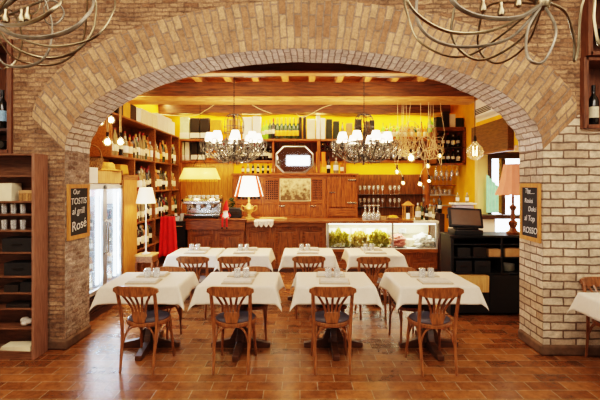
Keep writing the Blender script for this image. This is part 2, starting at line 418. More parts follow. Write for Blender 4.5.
# ------------------------------------------------------------------ the setting
AY = 4.71; AR = math.radians(-1.7); AT = .53
def WL(x, y, z):
    return (x*math.cos(AR)-y*math.sin(AR), AY+x*math.sin(AR)+y*math.cos(AR), z)
HA, HS, HB = 2.62, 2.21, 1.11
def arch_wall():
    m = MB(); rnd = random.Random(3)
    n = 72; inner = []; arc = 0
    pts = []
    for i in range(n+1):
        t = PI-PI*i/n; pts.append((HA*math.cos(t), HS+HB*math.sin(t)))
    jit = [rnd.uniform(-.008, .008) for _ in pts]
    pts = [(x*(1+j/2.6), z+j*.6) for (x, z), j in zip(pts, jit)]
    outer = []; c = (0, -.4)
    for x, z in pts:
        d = Vector((x-c[0], z-c[1])).normalized(); outer.append((x+d.x*.53, z+d.y*.53))
    al = [0]; am = [0]
    for i in range(n):
        al.append(al[-1]+math.dist(pts[i], pts[i+1]))
        am.append(am[-1]+math.dist([(a+b)/2 for a, b in zip(pts[i], outer[i])], [(a+b)/2 for a, b in zip(pts[i+1], outer[i+1])]))
    TOP = 4.4; SIDE = 4.0; OX = outer[-1][0]; OZ = outer[-1][1]
    for yy, flip in ((0, 0), (AT, 1)):
        for i in range(n):
            a, b, p, q = pts[i], pts[i+1], outer[i], outer[i+1]
            V = [(a[0], yy, a[1]), (b[0], yy, b[1]), (q[0], yy, q[1]), (p[0], yy, p[1])]
            U = [(0, am[i]), (0, am[i+1]), (.53, am[i+1]), (.53, am[i])]
            m.add(V, [(0, 1, 2, 3)], 0, None, U)
            V = [(p[0], yy, p[1]), (q[0], yy, q[1]), (q[0], yy, TOP), (p[0], yy, TOP)]
            m.add(V, [(0, 1, 2, 3)], 3, None, [(v[0], v[2]) for v in V])
        for s in (-1, 1):
            mt = 3 if s < 0 else 2
            V = [(s*HA, yy, 0), (s*OX, yy, 0), (s*OX, yy, OZ), (s*HA, yy, HS)]
            m.add(V, [(0, 1, 2, 3)], mt, None, [(v[0], v[2]) for v in V])
            hx, h0, h1 = (3.22, 2.2, 3.43) if s < 0 else (3.02, 2.45, 3.93)        # recess for the display boxes
            rects = [(OX, SIDE, 0, OZ, mt), (OX, SIDE, OZ, TOP, 3)]
            if not flip: rects = [(OX, hx, 0, OZ, mt), (OX, hx, OZ, TOP, 3), (hx, SIDE, 0, h0, mt), (hx, SIDE, h1, TOP, 3)]
            for xa, xb, za, zb, mt2 in rects:
                V = [(s*xa, yy, za), (s*xb, yy, za), (s*xb, yy, zb), (s*xa, yy, zb)]
                m.add(V, [(0, 1, 2, 3)], mt2, None, [(v[0], v[2]) for v in V])
    for i in range(n):                                   # soffit
        a, b = pts[i], pts[i+1]
        V = [(a[0], 0, a[1]), (b[0], 0, b[1]), (b[0], AT, b[1]), (a[0], AT, a[1])]
        m.add(V, [(0, 1, 2, 3)], 1, None, [(0, al[i]), (0, al[i+1]), (AT, al[i+1]), (AT, al[i])])
    for s in (-1, 1):                                    # pier reveals
        V = [(s*HA, 0, 0), (s*HA, AT, 0), (s*HA, AT, HS), (s*HA, 0, HS)]
        m.add(V, [(0, 1, 2, 3)], 4 if s < 0 else 2, None, [(0, 0), (AT, 0), (AT, HS), (0, HS)])
    m.add([(-4, 0, TOP), (4, 0, TOP), (4, AT, TOP), (-4, AT, TOP)], [(0, 1, 2, 3)], 3)
    o = m.build('wall_arch', ['ring', 'soffit', 'wallbrick', 'rubble', 'rubblepier'], loc=(0, AY, 0), rotz=AR, smooth=False)
    return struct(o)
arch_wall()
for k, s in ((1, -1), (2, 1)):                           # rough stone plinths at the foot of each pier
    m = MB()
    o = .035
    xs = [(s*(HA-o), -o), (s*(HA-o), AT-.02), (s*(HA+.05), AT-.02), (s*(HA+.05), .02), (s*3.6, .02), (s*3.6, -o)]
    H = .11
    def top(p, i): return (p[0], p[1])
    m.prism(xs, 0, H, 'z')
    o_ = m.build('trim_%d' % k, 'plinth', loc=(0, AY, 0), rotz=AR, bevel=.02); struct(o_)
m = MB(); m.box(-4.6, 5.4, -2.5, 11.2, -.1, 0); struct(m.build('floor', 'floor', smooth=False))
m = MB(); m.box(-4.1, -4.0, -2.5, 4.6, 0, 4.5); struct(m.build('wall_left', 'whitewall', smooth=False))
m = MB(); m.box(4.0, 4.1, -2.5, 4.5, 0, 4.5); struct(m.build('wall_right', 'whitewall', smooth=False))
m = MB(); m.box(-4.1, -.7, -2.6, -2.5, 0, 4.5); m.box(.5, 4.1, -2.6, -2.5, 0, 4.5); m.box(-.7, .5, -2.6, -2.5, 0, 2.9); m.box(-.7, .5, -2.6, -2.5, 3.4, 4.5)
struct(m.build('wall_front', 'barwood', smooth=False))
m = MB(); m.box(-4.1, 4.1, -2.5, 4.9, 4.4, 4.5); struct(m.build('ceiling', 'whitewall', smooth=False))
# rear room
m = MB(); m.box(-3.4, -3.3, 5.36, 10.6, 0, 4.1); struct(m.build('wall_back_left', 'yellow', smooth=False))
m = MB(); m.box(-3.4, 3.72, 10.5, 10.6, 0, 4.1); m.box(3.72, 4.4, 10.5, 10.6, 0, 4.1); struct(m.build('wall_back', 'yellow', smooth=False))
m = MB(); m.box(-3.4, 5.3, 5.15, 10.6, 3.98, 4.1); struct(m.build('ceiling_back', 'ceil', smooth=False))
# right side: bulkhead over the alcove, window wall behind it
m = MB()
m.box(3.3, 3.45, 5.22, 8.06, 2.98, 3.98, 0); m.box(3.3, 3.45, 5.22, 8.06, 2.43, 2.98, 1); m.box(3.45, 5.3, 5.22, 8.06, 2.43, 2.5, 1)
struct(m.build('wall_back_right', ['whitewall', 'yellow'], smooth=False))
m = MB()
m.box(3.72, 3.93, 9.0, 9.15, 0, 3.98, 0); m.box(3.93, 5.3, 9.0, 9.15, 2.5, 3.98, 0); m.box(3.93, 5.3, 9.0, 9.15, 0, .4, 0)
m.box(3.72, 3.8, 9.15, 10.5, 0, 3.98, 1); m.box(3.3, 5.3, 8.06, 9.0, 3.9, 3.98, 0)
m.box(5.2, 5.3, 5.0, 9.15, 0, 4, 0)
struct(m.build('wall_window', ['cream', 'yellow'], smooth=False))
m = MB(); m.box(3.2, 5.2, 5.1, 5.2, 0, 3.98); struct(m.build('wall_alcove', 'whitewall', smooth=False))
# window in the alcove: header, mullion, sill rail, pane
m = MB()
m.box(3.93, 5.2, 8.93, 9.12, 2.36, 2.52); m.box(3.93, 4.0, 8.95, 9.12, .4, 2.4); m.box(4.20, 4.28, 8.95, 9.1, 1.2, 2.4)

wf = struct(m.build('window_1', 'darkwood', bevel=.006))
m = MB(); m.box(3.98, 5.2, 9.03, 9.04, .42, 2.4); m.build('pane', 'pane', parent=wf)
# ceiling timbers of the rear room
def beam(k, x0, x1, y0, y1, z0, z1, mat, seed):
    rnd = random.Random(seed); m = MB(); n = 26
    def fn(u, v):
        a = v*4; x = x0+(x1-x0)*u
        j = lambda q: .012*math.sin(u*17+q*2+seed)+.008*math.sin(u*41+q*3+seed)
        c = [(y0, z0), (y1, z0), (y1, z1), (y0, z1), (y0, z0)][int(round(a))]
        return (x, c[0]+j(round(a) % 4), c[1]+j(round(a) % 4+1))
    m.grid(fn, n, 4); o = m.build('trim_%d' % k, mat, smooth=False); return struct(o)
beam(3, -3.3, 3.3, 6.25, 6.55, 3.47, 3.75, 'beamdark', 1)
beam(4, -3.3, 3.42, 7.95, 8.4, 3.44, 3.72, 'beam', 5)
beam(5, -3.3, 3.5, 10.0, 10.3, 3.47, 3.72, 'beam', 9)
for i, px in enumerate((166, 196, 227, 255, 285, 312, 340, 368, 396, 424)):
    X = PX(px, 7.75); m = MB(); m.box(X-.06, X+.06, 5.35, 10.4, 3.72, 3.86); struct(m.build('trim_%d' % (6+i), 'joist', bevel=.01))
for i, y in enumerate((6.9, 7.45, 8.9)):
    m = MB(); m.box(-3.3, 3.5, y, y+.07, 3.865, 3.975); struct(m.build('trim_%d' % (16+i), 'joist'))
m = MB(); m.box(-3.3, 3.28, 6.22, 6.40, 3.44, 3.475); struct(m.build('trim_21', 'beamlit', bevel=.01))  # added strip, its pale colour paints the front beam's lit underside
m = MB(); m.box(-3.3, 3.28, 7.92, 8.32, 3.36, 3.455); struct(m.build('trim_22', 'beamlit', bevel=.015))  # added strip painting the light under the big beam
# half wall with wooden cap at the end of the bar
m = MB(); m.box(2.98, 3.86, 8.5, 8.62, 0, 1.14); struct(m.build('wall_half', 'whitewall', smooth=False))
m = MB(); m.box(2.96, 5.2, 8.44, 8.7, 1.14, 1.22); struct(m.build('trim_19', 'darkwood', bevel=.008))

# ------------------------------------------------------------------ lights
def area(name, loc, rot, sx, sy, power, col):
    l = bpy.data.lights.new(name, 'AREA'); l.shape = 'RECTANGLE'; l.size = sx; l.size_y = sy; l.energy = power; l.color = col
    o = bpy.data.objects.new(name, l); COL.objects.link(o); o.location = loc; o.rotation_euler = rot; return o
def point(name, loc, power, col, r=.05):
    l = bpy.data.lights.new(name, 'POINT'); l.energy = power; l.color = col; l.shadow_soft_size = r
    o = bpy.data.objects.new(name, l); COL.objects.link(o); o.location = loc; return o
WARM = (1, .72, .42); WARM2 = (1, .80, .55); NEUT = (1, .90, .78); COLD = (.78, .89, 1)
area('front_room_fill', (-.3, 1.2, 4.3), (math.radians(32), 0, 0), 4.5, 1.6, 190, (1, .88, .74))  # unseen overhead fill, added to brighten the arch wall
area('front_side_fill', (2.6, 1.6, 4.2), (math.radians(20), math.radians(42), 0), 1.5, 1.5, 80, (1, .90, .78))  # unseen fill added to lift the open cabinet's side
area('front_side_fill', (-2.6, 1.6, 4.2), (math.radians(20), math.radians(-42), 0), 1.5, 1.5, 50, (1, .85, .68))  # opposite unseen fill, added for the right brick pier
area('rear_ceiling_fill', (0, 6.8, 3.85), (0, 0, 0), 4.8, .3, 110, WARM2)  # general fill added out of sight between the beams
area('bar_ceiling_fill', (0, 9.2, 3.85), (0, 0, 0), 4.8, .5, 130, WARM)  # second unseen fill, added above the bar
area('beam_strip_light', (.2, 10.16, 3.46), (math.radians(18), 0, 0), 6.2, .06, 75, (1, .82, .32))
area('shelf_strip_light', (-.9, 10.22, 2.32), (math.radians(12), 0, 0), 3.4, .05, 12, (1, .78, .35))
area('shelf_strip_light', (1.9, 10.22, 2.32), (math.radians(12), 0, 0), 2.0, .05, 9, (1, .78, .35))
area('left_strip_light', (-3.1, 8.8, 3.7), (0, math.radians(-10), 0), .08, 2.6, 26, (1, .80, .35))

area('alcove_lamp', (4.2, 7.6, 2.4), (0, 0, 0), .8, .8, 20, WARM2)
# ------------------------------------------------------------------ chairs
def make_chair(label, loc, rotz, group):
    t = thing('dining_chair', label, 'chair', loc, rotz, group); t.scale = (1.05, 1.05, 1.0)
    for s in (-1, 1):                                    # rear legs run on up as back posts
        m = MB(); m.tube(bez([(s*.160, -.255, 0), (s*.163, -.215, .25), (s*.172, -.195, .46), (s*.178, -.235, .68), (s*.183, -.275, .83)], 5), [.013+.004*min(1, i/8) for i in range(21)], 8)
        m.build('rear_leg', 'chair', t)
    for s in (-1, 1):
        m = MB(); m.tube(bez([(s*.175, .185, 0), (s*.162, .16, .22), (s*.15, .135, .44)], 4), [.012+.005*i/8 for i in range(9)], 8)
        m.build('front_leg', 'chair', t)
    m = MB()                                             # curved crest rail
    top = [(-.218, .800), (-.214, .832), (-.19, .845), (-.16, .858), (-.08, .862), (0, .863), (.08, .862), (.16, .858), (.19, .845), (.214, .832), (.218, .800)]
    bot = [(-.205, .790), (-.19, .782), (-.18, .775), (-.15, .769), (-.08, .762), (0, .76), (.08, .762), (.15, .769), (.18, .775), (.19, .782), (.205, .790)]
    cv = lambda x: -.252-.055*(1-(x/.22)**2)
    vs = []; n = len(top)
    for k, d in ((0, -.013), (1, .013)):
        for (x, z) in top: vs.append((x, cv(x)+d-.012, z))
        for (x, z) in bot: vs.append((x, cv(x)+d, z))
    fs = []
    for i in range(n-1):
        fs += [(i, i+1, n+i+1, n+i), (2*n+i, 3*n+i, 3*n+i+1, 2*n+i+1), (i, 2*n+i, 2*n+i+1, i+1), (n+i, n+i+1, 3*n+i+1, 3*n+i)]
    fs += [(0, n, 3*n, 2*n), (n-1, 3*n-1, 4*n-1, 2*n-1)]
    m.add(vs, fs); m.build('crest_rail', 'chair', t, angle=50)
    m = MB()                                             # solid foot of the splat
    m.prism([(-.05, .475), (.05, .475), (.075, .555), (.06, .585), (-.06, .585), (-.075, .555)], -.205, -.19, 'y')
    m.build('splat_base', 'chair', t, bevel=.003)
    for k in (-2, -1, 0, 1, 2):
        m = MB(); a = k/2
        m.tube(bez([(a*.058, -.197, .555), (a*.066, -.205, .62), (a*.098, -.238, .70), (a*.142, -.262-.03*(1-a*a), .775)], 5), .0125, 6, flat=.5, flatdir=(0, 1, 0))
        m.build('slat', 'chair', t)
    m = MB(); m.lathe([(.19, .428), (.205, .434), (.21, .452), (.205, .468), (.19, .472)], 24); m.build('seat', 'chair', t)
    m = MB(); m.lathe([(.188, .468), (.192, .480), (.17, .494), (.1, .500), (.001, .502)], 24); m.build('cushion', 'cushion', t)
    for s in (-1, 1):                                    # bentwood braces
        m = MB(); m.tube(bez([(s*.160, -.205, .26), (s*.14, -.19, .35), (s*.10, -.178, .41), (s*.05, -.165, .428)], 4), .009, 6); m.build('brace', 'chair', t)
        m = MB(); m.tube(bez([(s*.164, -.19, .27), (s*.155, -.12, .38), (s*.15, -.02, .425), (s*.15, .06, .39), (s*.158, .14, .28)], 4), .009, 6); m.build('brace', 'chair', t)
    return t
G1 = 'wooden chairs in front of the front row tables'
front_x = [-1.69, -.667, .375, 1.45]
chair0 = make_chair('bentwood chair with slatted fan back in front of the leftmost front table', (PX(135.5, 4.44)+.145, 4.43, 0), math.radians(-7), G1)
dup(chair0, 'bentwood chair with slatted fan back in front of the second front table from left', (PX(234, 4.44)+.02, 4.42, 0), math.radians(-2), G1)
dup(chair0, 'bentwood chair with slatted fan back in front of the third front table from left', (PX(332, 4.44)-.02, 4.42, 0), math.radians(1), G1)
dup(chair0, 'bentwood chair with slatted fan back in front of the rightmost front table', (PX(439, 4.42)-.11, 4.38, 0), math.radians(4), G1)
G2 = 'wooden chairs on the far side of the front tables'
dup(chair0, 'bentwood chair tucked under the far side of the leftmost front table', (-1.64, 5.06, 0), math.radians(172), G2, .94)
dup(chair0, 'bentwood chair tucked under the far side of the second front table', (-.56, 5.07, 0), math.radians(184), G2, .94)
dup(chair0, 'bentwood chair tucked under the far side of the third front table', (.36, 5.05, 0), math.radians(178), G2, .92)
dup(chair0, 'bentwood chair tucked under the left far side of the rightmost front table', (1.27, 5.02, 0), math.radians(188), G2, .94)
G3 = 'wooden chairs in front of the back tables'
dup(chair0, 'bentwood chair in front of the left half of the joined back tables', (PX(193, 5.98)+.05, 6.12, 0), math.radians(-4), G3)
dup(chair0, 'bentwood chair in front of the right half of the joined back tables', (PX(237, 5.98)-.03, 6.12, 0), math.radians(3), G3)
dup(chair0, 'bentwood chair in front of the middle back table', (PX(308, 5.98), 6.14, 0), math.radians(2), G3)
dup(chair0, 'bentwood chair in front of the right back table before the display case', (PX(371.5, 5.95), 6.08, 0), math.radians(0), G3)
dup(chair0, 'bentwood chair half hidden behind the table in the lower right corner', (3.16, 4.30, 0), math.radians(172), None, .98)
# ------------------------------------------------------------------ tables
def make_table(label, loc, rotz, w, d, group):
    t = thing('dining_table', label, 'table', loc, rotz, group)
    m = MB(); m.box(-w/2+.01, w/2-.01, -d/2+.01, d/2-.01, .735, .762); m.build('tabletop', 'tablewood', t)
    m = MB(); m.lathe([(.07, .06), (.07, .10), (.05, .13), (.05, .5), (.06, .55), (.045, .6), (.06, .66), (.12, .70), (.12, .735)], 12); m.build('column', 'tablewood', t)
    for k in range(4):
        a = k*PI/2; L = .33 if k % 2 == 0 else .40
        m = MB(); X = Matrix.Rotation(a, 4, 'Z')
        m.prism([(.03, .0), (L-.06, .0), (L, .005), (L, .055), (L-.05, .062), (.12, .10), (.075, .20), (.03, .24)], -.035, .035, 'y', 0, X)
        m.build('foot', 'tablewood', t, bevel=.006)
    return t
def cloth_mesh(w, d, over, seed):
    rnd = random.Random(seed); a, b = w/2, d/2; ph = [rnd.uniform(0, 6.28) for _ in range(8)]
    A, B = a+over, b+over; H = .768
    def fn(u, v):
        x = -A+2*A*u; y = -B+2*B*v
        du, dv = max(0, abs(x)-a), max(0, abs(y)-b); sx, sy = (1 if x > 0 else -1), (1 if y > 0 else -1)
        wv = .012*math.sin(5*x+9*y+ph[0])+.007*math.sin(13*x-7*y+ph[1])
        cx, cy = max(-a, min(a, x)), max(-b, min(b, y))
        dr = math.hypot(du, dv)
        if dr < 1e-6: return (x, y, H+.001*math.sin(9*x+ph[2])*math.sin(8*y+ph[3]))
        th = math.atan2(dv, du)
        near = 1 - min(1, min(a-abs(cx) if dv > du else b-abs(cy), .16)/.16)
        fold = math.sin(2*th)**2
        out = min(dr, .012)+dr*(.14+.10*near)+wv*dr/over
        if du > 0 and dv > 0:
            out = min(dr, .012)+dr*(.24+.16*fold)
            t2 = PI/4+(th-PI/4)*.85
            return (cx+sx*out*math.cos(t2), cy+sy*out*math.sin(t2), H-max(0, dr-.010)*(.97-.04*fold))
        if dv > 0: return (cx, cy+sy*out, H-max(0, dr-.010)*.98)
        return (cx+sx*out, cy, H-max(0, dr-.010)*.98)
    m = MB(); m.grid(fn, 56, 56); m.uv = {}
    return m
TABLES = []
def place_table(nm, tl, cl, x, y, rz, w, d, over, seed, tg, cg):
    t = make_table(tl, (x, y, 0), rz, w, d, tg)
    c = cloth_mesh(w, d, over, seed).build('tablecloth', 'cloth', loc=(x, y, 0), rotz=rz, angle=80)
    so = c.modifiers.new('thick', 'SOLIDIFY'); so.thickness = .0015; so.offset = 1
    tag(c, cl, 'tablecloth', cg); TABLES.append((nm, x, y, rz))
TG, CG = 'front row of dining tables', 'white cloths on the front row tables'
nmz = ['leftmost front table', 'second front table from left', 'third front table from left', 'rightmost front table']
for i, x in enumerate(front_x):
    place_table(nmz[i], 'dark wooden pedestal table under white cloth, '+nmz[i], 'white linen cloth with hanging corners on the '+nmz[i], x, 4.86, math.radians([1.5, -.5, .5, 2][i]), .80, .72, .19, 20+i, TG, CG)
TG, CG = 'back row of dining tables', 'white cloths on the back row tables'
bk = [('left table of the joined back pair', -1.62, 6.80), ('right table of the joined back pair', -.84, 6.80), ('middle back table', .135, 6.80), ('right back table', 1.155, 6.80)]
for i, (nm, x, y) in enumerate(bk):
    place_table(nm, 'dark wooden pedestal table under white cloth, '+nm, 'white linen cloth on the '+nm, x, y, 0, .71 if i < 2 else (.75 if i == 2 else .78), .70, .19, 40+i, TG, CG)
place_table('corner table', 'wooden table cut by the lower right corner of the photo', 'white linen cloth on the table in the lower right corner', 3.16, 3.88, math.radians(-1), .80, .72, .19, 50, None, None)
# ------------------------------------------------------------------ table settings
m = MB(); m.lathe([(.034, .0), (.036, .002), (.032, .088), (.028, .092), (.001, .093), (.001, .084), (.024, .082), (.031, .002), (.034, 0)], 16)
ME_glass = m.mesh('tumbler', 'glass')
m = MB()
m.box(-.15, .15, -.095, .095, 0, .008); m.box(-.145, .145, -.09, .06, .008, .014)
ME_nap = m.mesh('napkin', 'napkin', smooth=False)
m = MB(); m.box(-.165, .165, -.115, .115, 0, .012); ME_mat = m.mesh('placemat', 'mat', smooth=False)
def cutlery(kind):
    m = MB()
    m.tube([(-.10, 0, .004), (-.03, 0, .005), (.03, 0, .007)], [.006, .005, .0035], 6, flat=.4)
    if kind == 'fork':
        m.tube([(.03, 0, .007), (.05, 0, .006)], [.004, .011], 6, flat=.3)
        for k in (-1.5, -.5, .5, 1.5): m.tube([(.05, k*.0055, .006), (.10, k*.0055, .009)], .0018, 5)
    else: m.prism([(.03, -.005), (.10, -.009), (.115, .004), (.10, .008), (.03, .005)], .004, .006, 'z')
    return m.mesh(kind, 'steel')
ME_fork, ME_knife = cutlery('fork'), cutlery('knife')
m = MB(); m.lathe([(.001, 0), (.05, .001), (.075, .012), (.077, .013), (.05, .006), (.001, .005)], 20); ME_plate = m.mesh('plate', 'porcelain')
def setting(nm, x, y, rz, full):
    nm = nm.replace(' from left', '').replace('of the joined back pair', 'of joined pair')
    def at(u, v, z): return (x+u*math.cos(rz)-v*math.sin(rz), y+u*math.sin(rz)+v*math.cos(rz), z)
    Z = .771
    for side, v, fl in (('near', -.17, 0), ('far', .17, PI)):
        r = rz+fl+random.uniform(-.06, .06)
        o = at(random.uniform(-.02, .02), v, Z+.0125)
        dupm(ME_mat, 'placemat', 'brown placemat under the napkin at the %s side of the %s' % (side, nm), 'placemat', (o[0], o[1], Z), r, 'placemats on the tables')
        dupm(ME_nap, 'napkin', 'folded napkin at the %s side of the %s' % (side, nm), 'napkin', o, r, 'napkins on the tables')
        dupm(ME_fork, 'fork', 'steel fork on the napkin at the %s side of the %s' % (side, nm), 'fork', (o[0]-.02, o[1]-.03, Z+.0145), r+.1, 'forks on the tables')
        dupm(ME_knife, 'knife', 'steel knife on the napkin at the %s side of the %s' % (side, nm), 'knife', (o[0]+.02, o[1]+.02, Z+.0145), r-.05, 'knives on the tables')
    for k, (u, s_) in enumerate(((-.11, 'left'), (-.01, 'right'))):
        dupm(ME_glass, 'tumbler', 'upturned tumbler, %s of the pair on the %s' % (s_, nm), 'glass', at(u+.06*full, .06, Z), 0, 'upturned tumblers on the tables', None, 1.15)
for nm, x, y, rz in TABLES[:-1]: setting(nm, x, y, rz, 1 if y < 6 else 0)
# ------------------------------------------------------------------ open cabinet on the left
cab = thing('open_cabinet', 'tall brown open shelf cabinet against the left pier', 'cabinet', (-3.19, 4.50, 0), 0)
for s in (-1, 1):
    m = MB(); x = s*.395; m.box(x-.015, x+.015, 0, .24, 0, 2.16); m.build('side_panel', 'cabside', cab, bevel=.002)
m = MB(); m.box(-.38, .38, .225, .24, 0, 2.16); m.build('back_panel', 'cabin', cab)
m = MB(); m.box(-.38, .38, .0, .225, 2.14, 2.16); m.build('top_panel', 'cabin', cab)
m = MB(); m.box(-.38, .38, .01, .02, 0, .075); m.build('kick_board', 'cabin', cab)
SH = [1.93, 1.66, 1.525, 1.355, 1.125, .875, .70, .535, .33, .085]
for z in SH:
    m = MB(); m.box(-.38, .38, .005, .225, z-.018, z); m.build('shelf', 'cabin', cab, bevel=.002)
def ptumb():
    m = MB(); m.lathe([(.026, 0), (.03, .09), (.028, .09), (.024, .006), (.001, .006)], 14); return m.mesh('shelf_tumbler', 'glass')
MT = ptumb()
for r, z in ((0, 1.525), (1, 1.355)):
    for i in range(5):
        dupm(MT, 'tumbler', 'clear tumbler, %s from the left on the %s glass shelf of the cabinet' % (ORD[i+1], ['upper', 'lower'][r]), 'glass', (-3.32+i*.10-.03, 4.58, z), 0, 'tumblers in the open cabinet', None, (1, 1, 1.15))
def cbox(nm, lab, cat, x0, x1, y0, y1, z, h, mat, handle=None, lid=None):
    t = thing(nm, lab, cat, ((x0+x1)/2, (y0+y1)/2, z)); w, d = (x1-x0)/2, (y1-y0)/2
    m = MB(); m.box(-w, w, -d, d, 0, h); m.box(-w*.97, w*.97, -d*.97, d*.97, h, h+.004)
    m.build('box_body', mat, t, bevel=.004)
    if handle: m = MB(); m.tube(bez([(-.05, -d, h*.55), (-.045, -d-.015, h*.55), (.045, -d-.015, h*.55), (.05, -d, h*.55)], 4), .005, 6); m.build('handle', handle, t)
    if lid: m = MB(); m.box(-w*1.04, w*1.04, -d*1.04, d*1.04, h-.02, h+.012); m.build('lid', lid, t, bevel=.004)
    return t
cbox('storage_box', 'cream cardboard file box on upper cabinet shelf', 'box', -3.18, -3.04, 4.53, 4.70, 1.66, .185, 'paper', None, None)
cbox('storage_box', 'lidded tan wicker basket on upper cabinet shelf', 'basket', -2.97, -2.83, 4.54, 4.70, 1.66, .10, 'wicker', None, 'tan')
cbox('storage_tray', 'black plastic tray box below the glasses in the cabinet', 'box', -3.14, -2.82, 4.53, 4.70, 1.125, .14, 'blackmatte', 'irondark')
cbox('storage_tray', 'dark plastic tray on the cabinet shelf under the widest tray', 'box', -3.12, -2.82, 4.53, 4.70, .875, .13, 'blackmatte', 'irondark')
cbox('card_box', 'small dark box left of another on middle cabinet shelf', 'box', -3.12, -2.97, 4.53, 4.68, .70, .07, 'boxblack')
cbox('card_box', 'taller dark box right of another on middle cabinet shelf', 'box', -2.95, -2.82, 4.53, 4.68, .70, .10, 'blackmatte')
cbox('card_box', 'flat dark box on the third lowest cabinet shelf', 'box', -3.10, -2.85, 4.53, 4.68, .535, .035, 'boxblack')
m = MB()
for i in range(7): m.ball((random.uniform(-.05, .05), random.uniform(-.04, .04), .03+random.uniform(0, .04)), .035, 0, 6, (1.2, .8, .8))
tag(m.build('crumpled_bag', 'napkin', loc=(-2.93, 4.60, .33)), 'crumpled grey bag on the second lowest cabinet shelf', 'bag')
m = MB()
for i in range(6): m.box(-.17+.004*i, .17-.006*i, -.08, .08, i*.008, i*.008+.006, 0, Matrix.Rotation(.03*(i-3), 4, 'Z'))
tag(m.build('paper_stack', 'paper', loc=(-2.99, 4.60, .085), smooth=False), 'stack of cream paper sheets on the bottom cabinet shelf', 'paper')
# ------------------------------------------------------------------ bottles
BR = {}
def bottle_mesh(kind, glass, label, cap, shape='wine', n=12):
    key = (glass, label, cap, shape)
    if key in BR: return BR[key]
    m = MB()
    if shape == 'wine': p = [(.034,0),(.037,.006),(.037,.085),(.0375,.086),(.0375,.145),(.037,.146),(.037,.195),(.030,.222),(.015,.245),(.0135,.262),(.0145,.263),(.0145,.315),(.001,.316)]; mt = [0,0,0,1,1,0,0,0,0,2,2,2]
    elif shape == 'champ': p = [(.040,0),(.044,.006),(.044,.05),(.0445,.051),(.0445,.125),(.044,.126),(.043,.14),(.030,.20),(.018,.235),(.019,.236),(.018,.30),(.019,.318),(.001,.322)]; mt = [0,0,0,1,1,0,0,0,2,2,2,2]
    elif shape == 'spirit': p = [(.040,0),(.043,.006),(.043,.05),(.0435,.051),(.0435,.14),(.043,.141),(.043,.18),(.030,.205),(.014,.215),(.013,.235),(.017,.236),(.017,.268),(.001,.269)]; mt = [0,0,0,1,1,0,0,0,0,2,2,2]
    else: p = [(.03,0),(.032,.005),(.032,.05),(.0325,.051),(.0325,.13),(.032,.131),(.032,.20),(.026,.23),(.012,.29),(.011,.315),(.014,.316),(.014,.34),(.001,.341)]; mt = [0,0,0,1,1,0,0,0,0,2,2,2]
    m.lathe(p, n, mt)
    BR[key] = m.mesh(kind, [glass, label, cap]); return BR[key]
KINDS = {
 'dark':   ('dark bottle with cream label', 'pitch', 'labcream', 'capred', 'wine'),
 'darkw':  ('dark bottle with white label', 'pitch', 'labwhite', 'capblack', 'wine'),
 'green':  ('green bottle with cream label', 'greenb', 'labcream', 'capgold', 'wine'),
 'champ':  ('champagne bottle with yellow label', 'greenb', 'labyellow', 'capgold', 'champ'),
 'bright': ('bright green lit bottle', 'greenglow', 'labcream', 'capgold', 'wine'),
 'amber':  ('amber spirit bottle', 'amberb', 'labcream', 'capgold', 'spirit'),
 'amberw': ('tall amber bottle', 'amberb', 'labyellow', 'capblack', 'tall'),
 'clear':  ('clear spirit bottle', 'clearb', 'labwhite', 'capsilver', 'spirit'),
 'clearc': ('clear tall bottle', 'clearb', 'labcream', 'capred', 'tall'),
 'red':    ('red liqueur bottle', 'redb', 'labcream', 'capblack', 'spirit'),
 'black':  ('black spirit bottle', 'pitch', 'labcream', 'capsilver', 'spirit'),
}
def bottle(kind, loc, label_where, group, sc=1, rot=None):
    d, g, l, c, sh = KINDS[kind]
    return dupm(bottle_mesh(kind+'_bottle', g, l, c, sh), 'bottle', d+label_where, 'bottle', loc, random.uniform(0, 6), group, rot, sc)
# ------------------------------------------------------------------ display niches on the pier walls
def big_bottle(name, label, loc, rot, labmat):
    t = thing(name, label, 'bottle', loc); t.rotation_euler = rot
    m = MB(); m.lathe([(.045,0),(.05,.008),(.05,.27),(.04,.31),(.02,.345),(.018,.37)], 18); m.build('bottle_glass', 'pitch', t)
    m = MB(); m.shell([(.0508,.09),(.0508,.21)], 18); m.build('paper_label', labmat, t)
    m = MB(); m.lathe([(.019,.37),(.02,.45),(.001,.452)], 12); m.build('capsule', 'capblack', t)
    return t
def niche(label, x0, x1, z0, z1, shelves, y0=4.42, yb=4.66):
    t = thing('wine_display_box', label, 'display box', ((x0+x1)/2, 0, z0)); w = (x1-x0)/2; h = z1-z0
    for s in (-1, 1): m = MB(); m.box(s*w-.025, s*w+.025, y0, yb, 0, h); m.build('side_panel', 'nichewood', t, bevel=.003)
    m = MB(); m.box(-w, w, y0, yb, 0, .04); m.build('bottom_panel', 'nichewood', t, bevel=.003)
    m = MB(); m.box(-w, w, y0, yb, h-.04, h); m.build('top_panel', 'nichewood', t, bevel=.003)
    m = MB(); m.box(-w, w, yb-.015, yb, .02, h-.02); m.build('back_panel', 'nichewood', t)
    for z in shelves: m = MB(); m.box(-w+.02, w-.02, y0+.01, yb, z-.03-z0, z-z0); m.build('shelf', 'darkwood', t)
    return t
niche('dark wooden wine display box on the wall above the left cabinet', -3.90, -3.23, 2.18, 3.45, [2.46], 4.77, 5.22)
big_bottle('wine_bottle', 'dark bottle with blue label standing in the left display box', (PX(2.5, 4.9), 4.90, 2.46), (0, 0, 0), 'labblue')
big_bottle('wine_bottle', 'dark bottle lying end on in the bottom of the left display box', (PX(1, 4.78), 4.755, 2.275), (math.radians(-88), 0, 0), 'labcream')
niche('dark wooden wine display box on the right wall holding one cream labelled bottle', 3.033, 3.75, 2.43, 3.19, [], 4.55, 4.92)
niche('upper dark wooden display box on the right wall near the iron chandelier', 3.045, 3.75, 3.192, 3.95, [3.5], 4.50, 4.92)
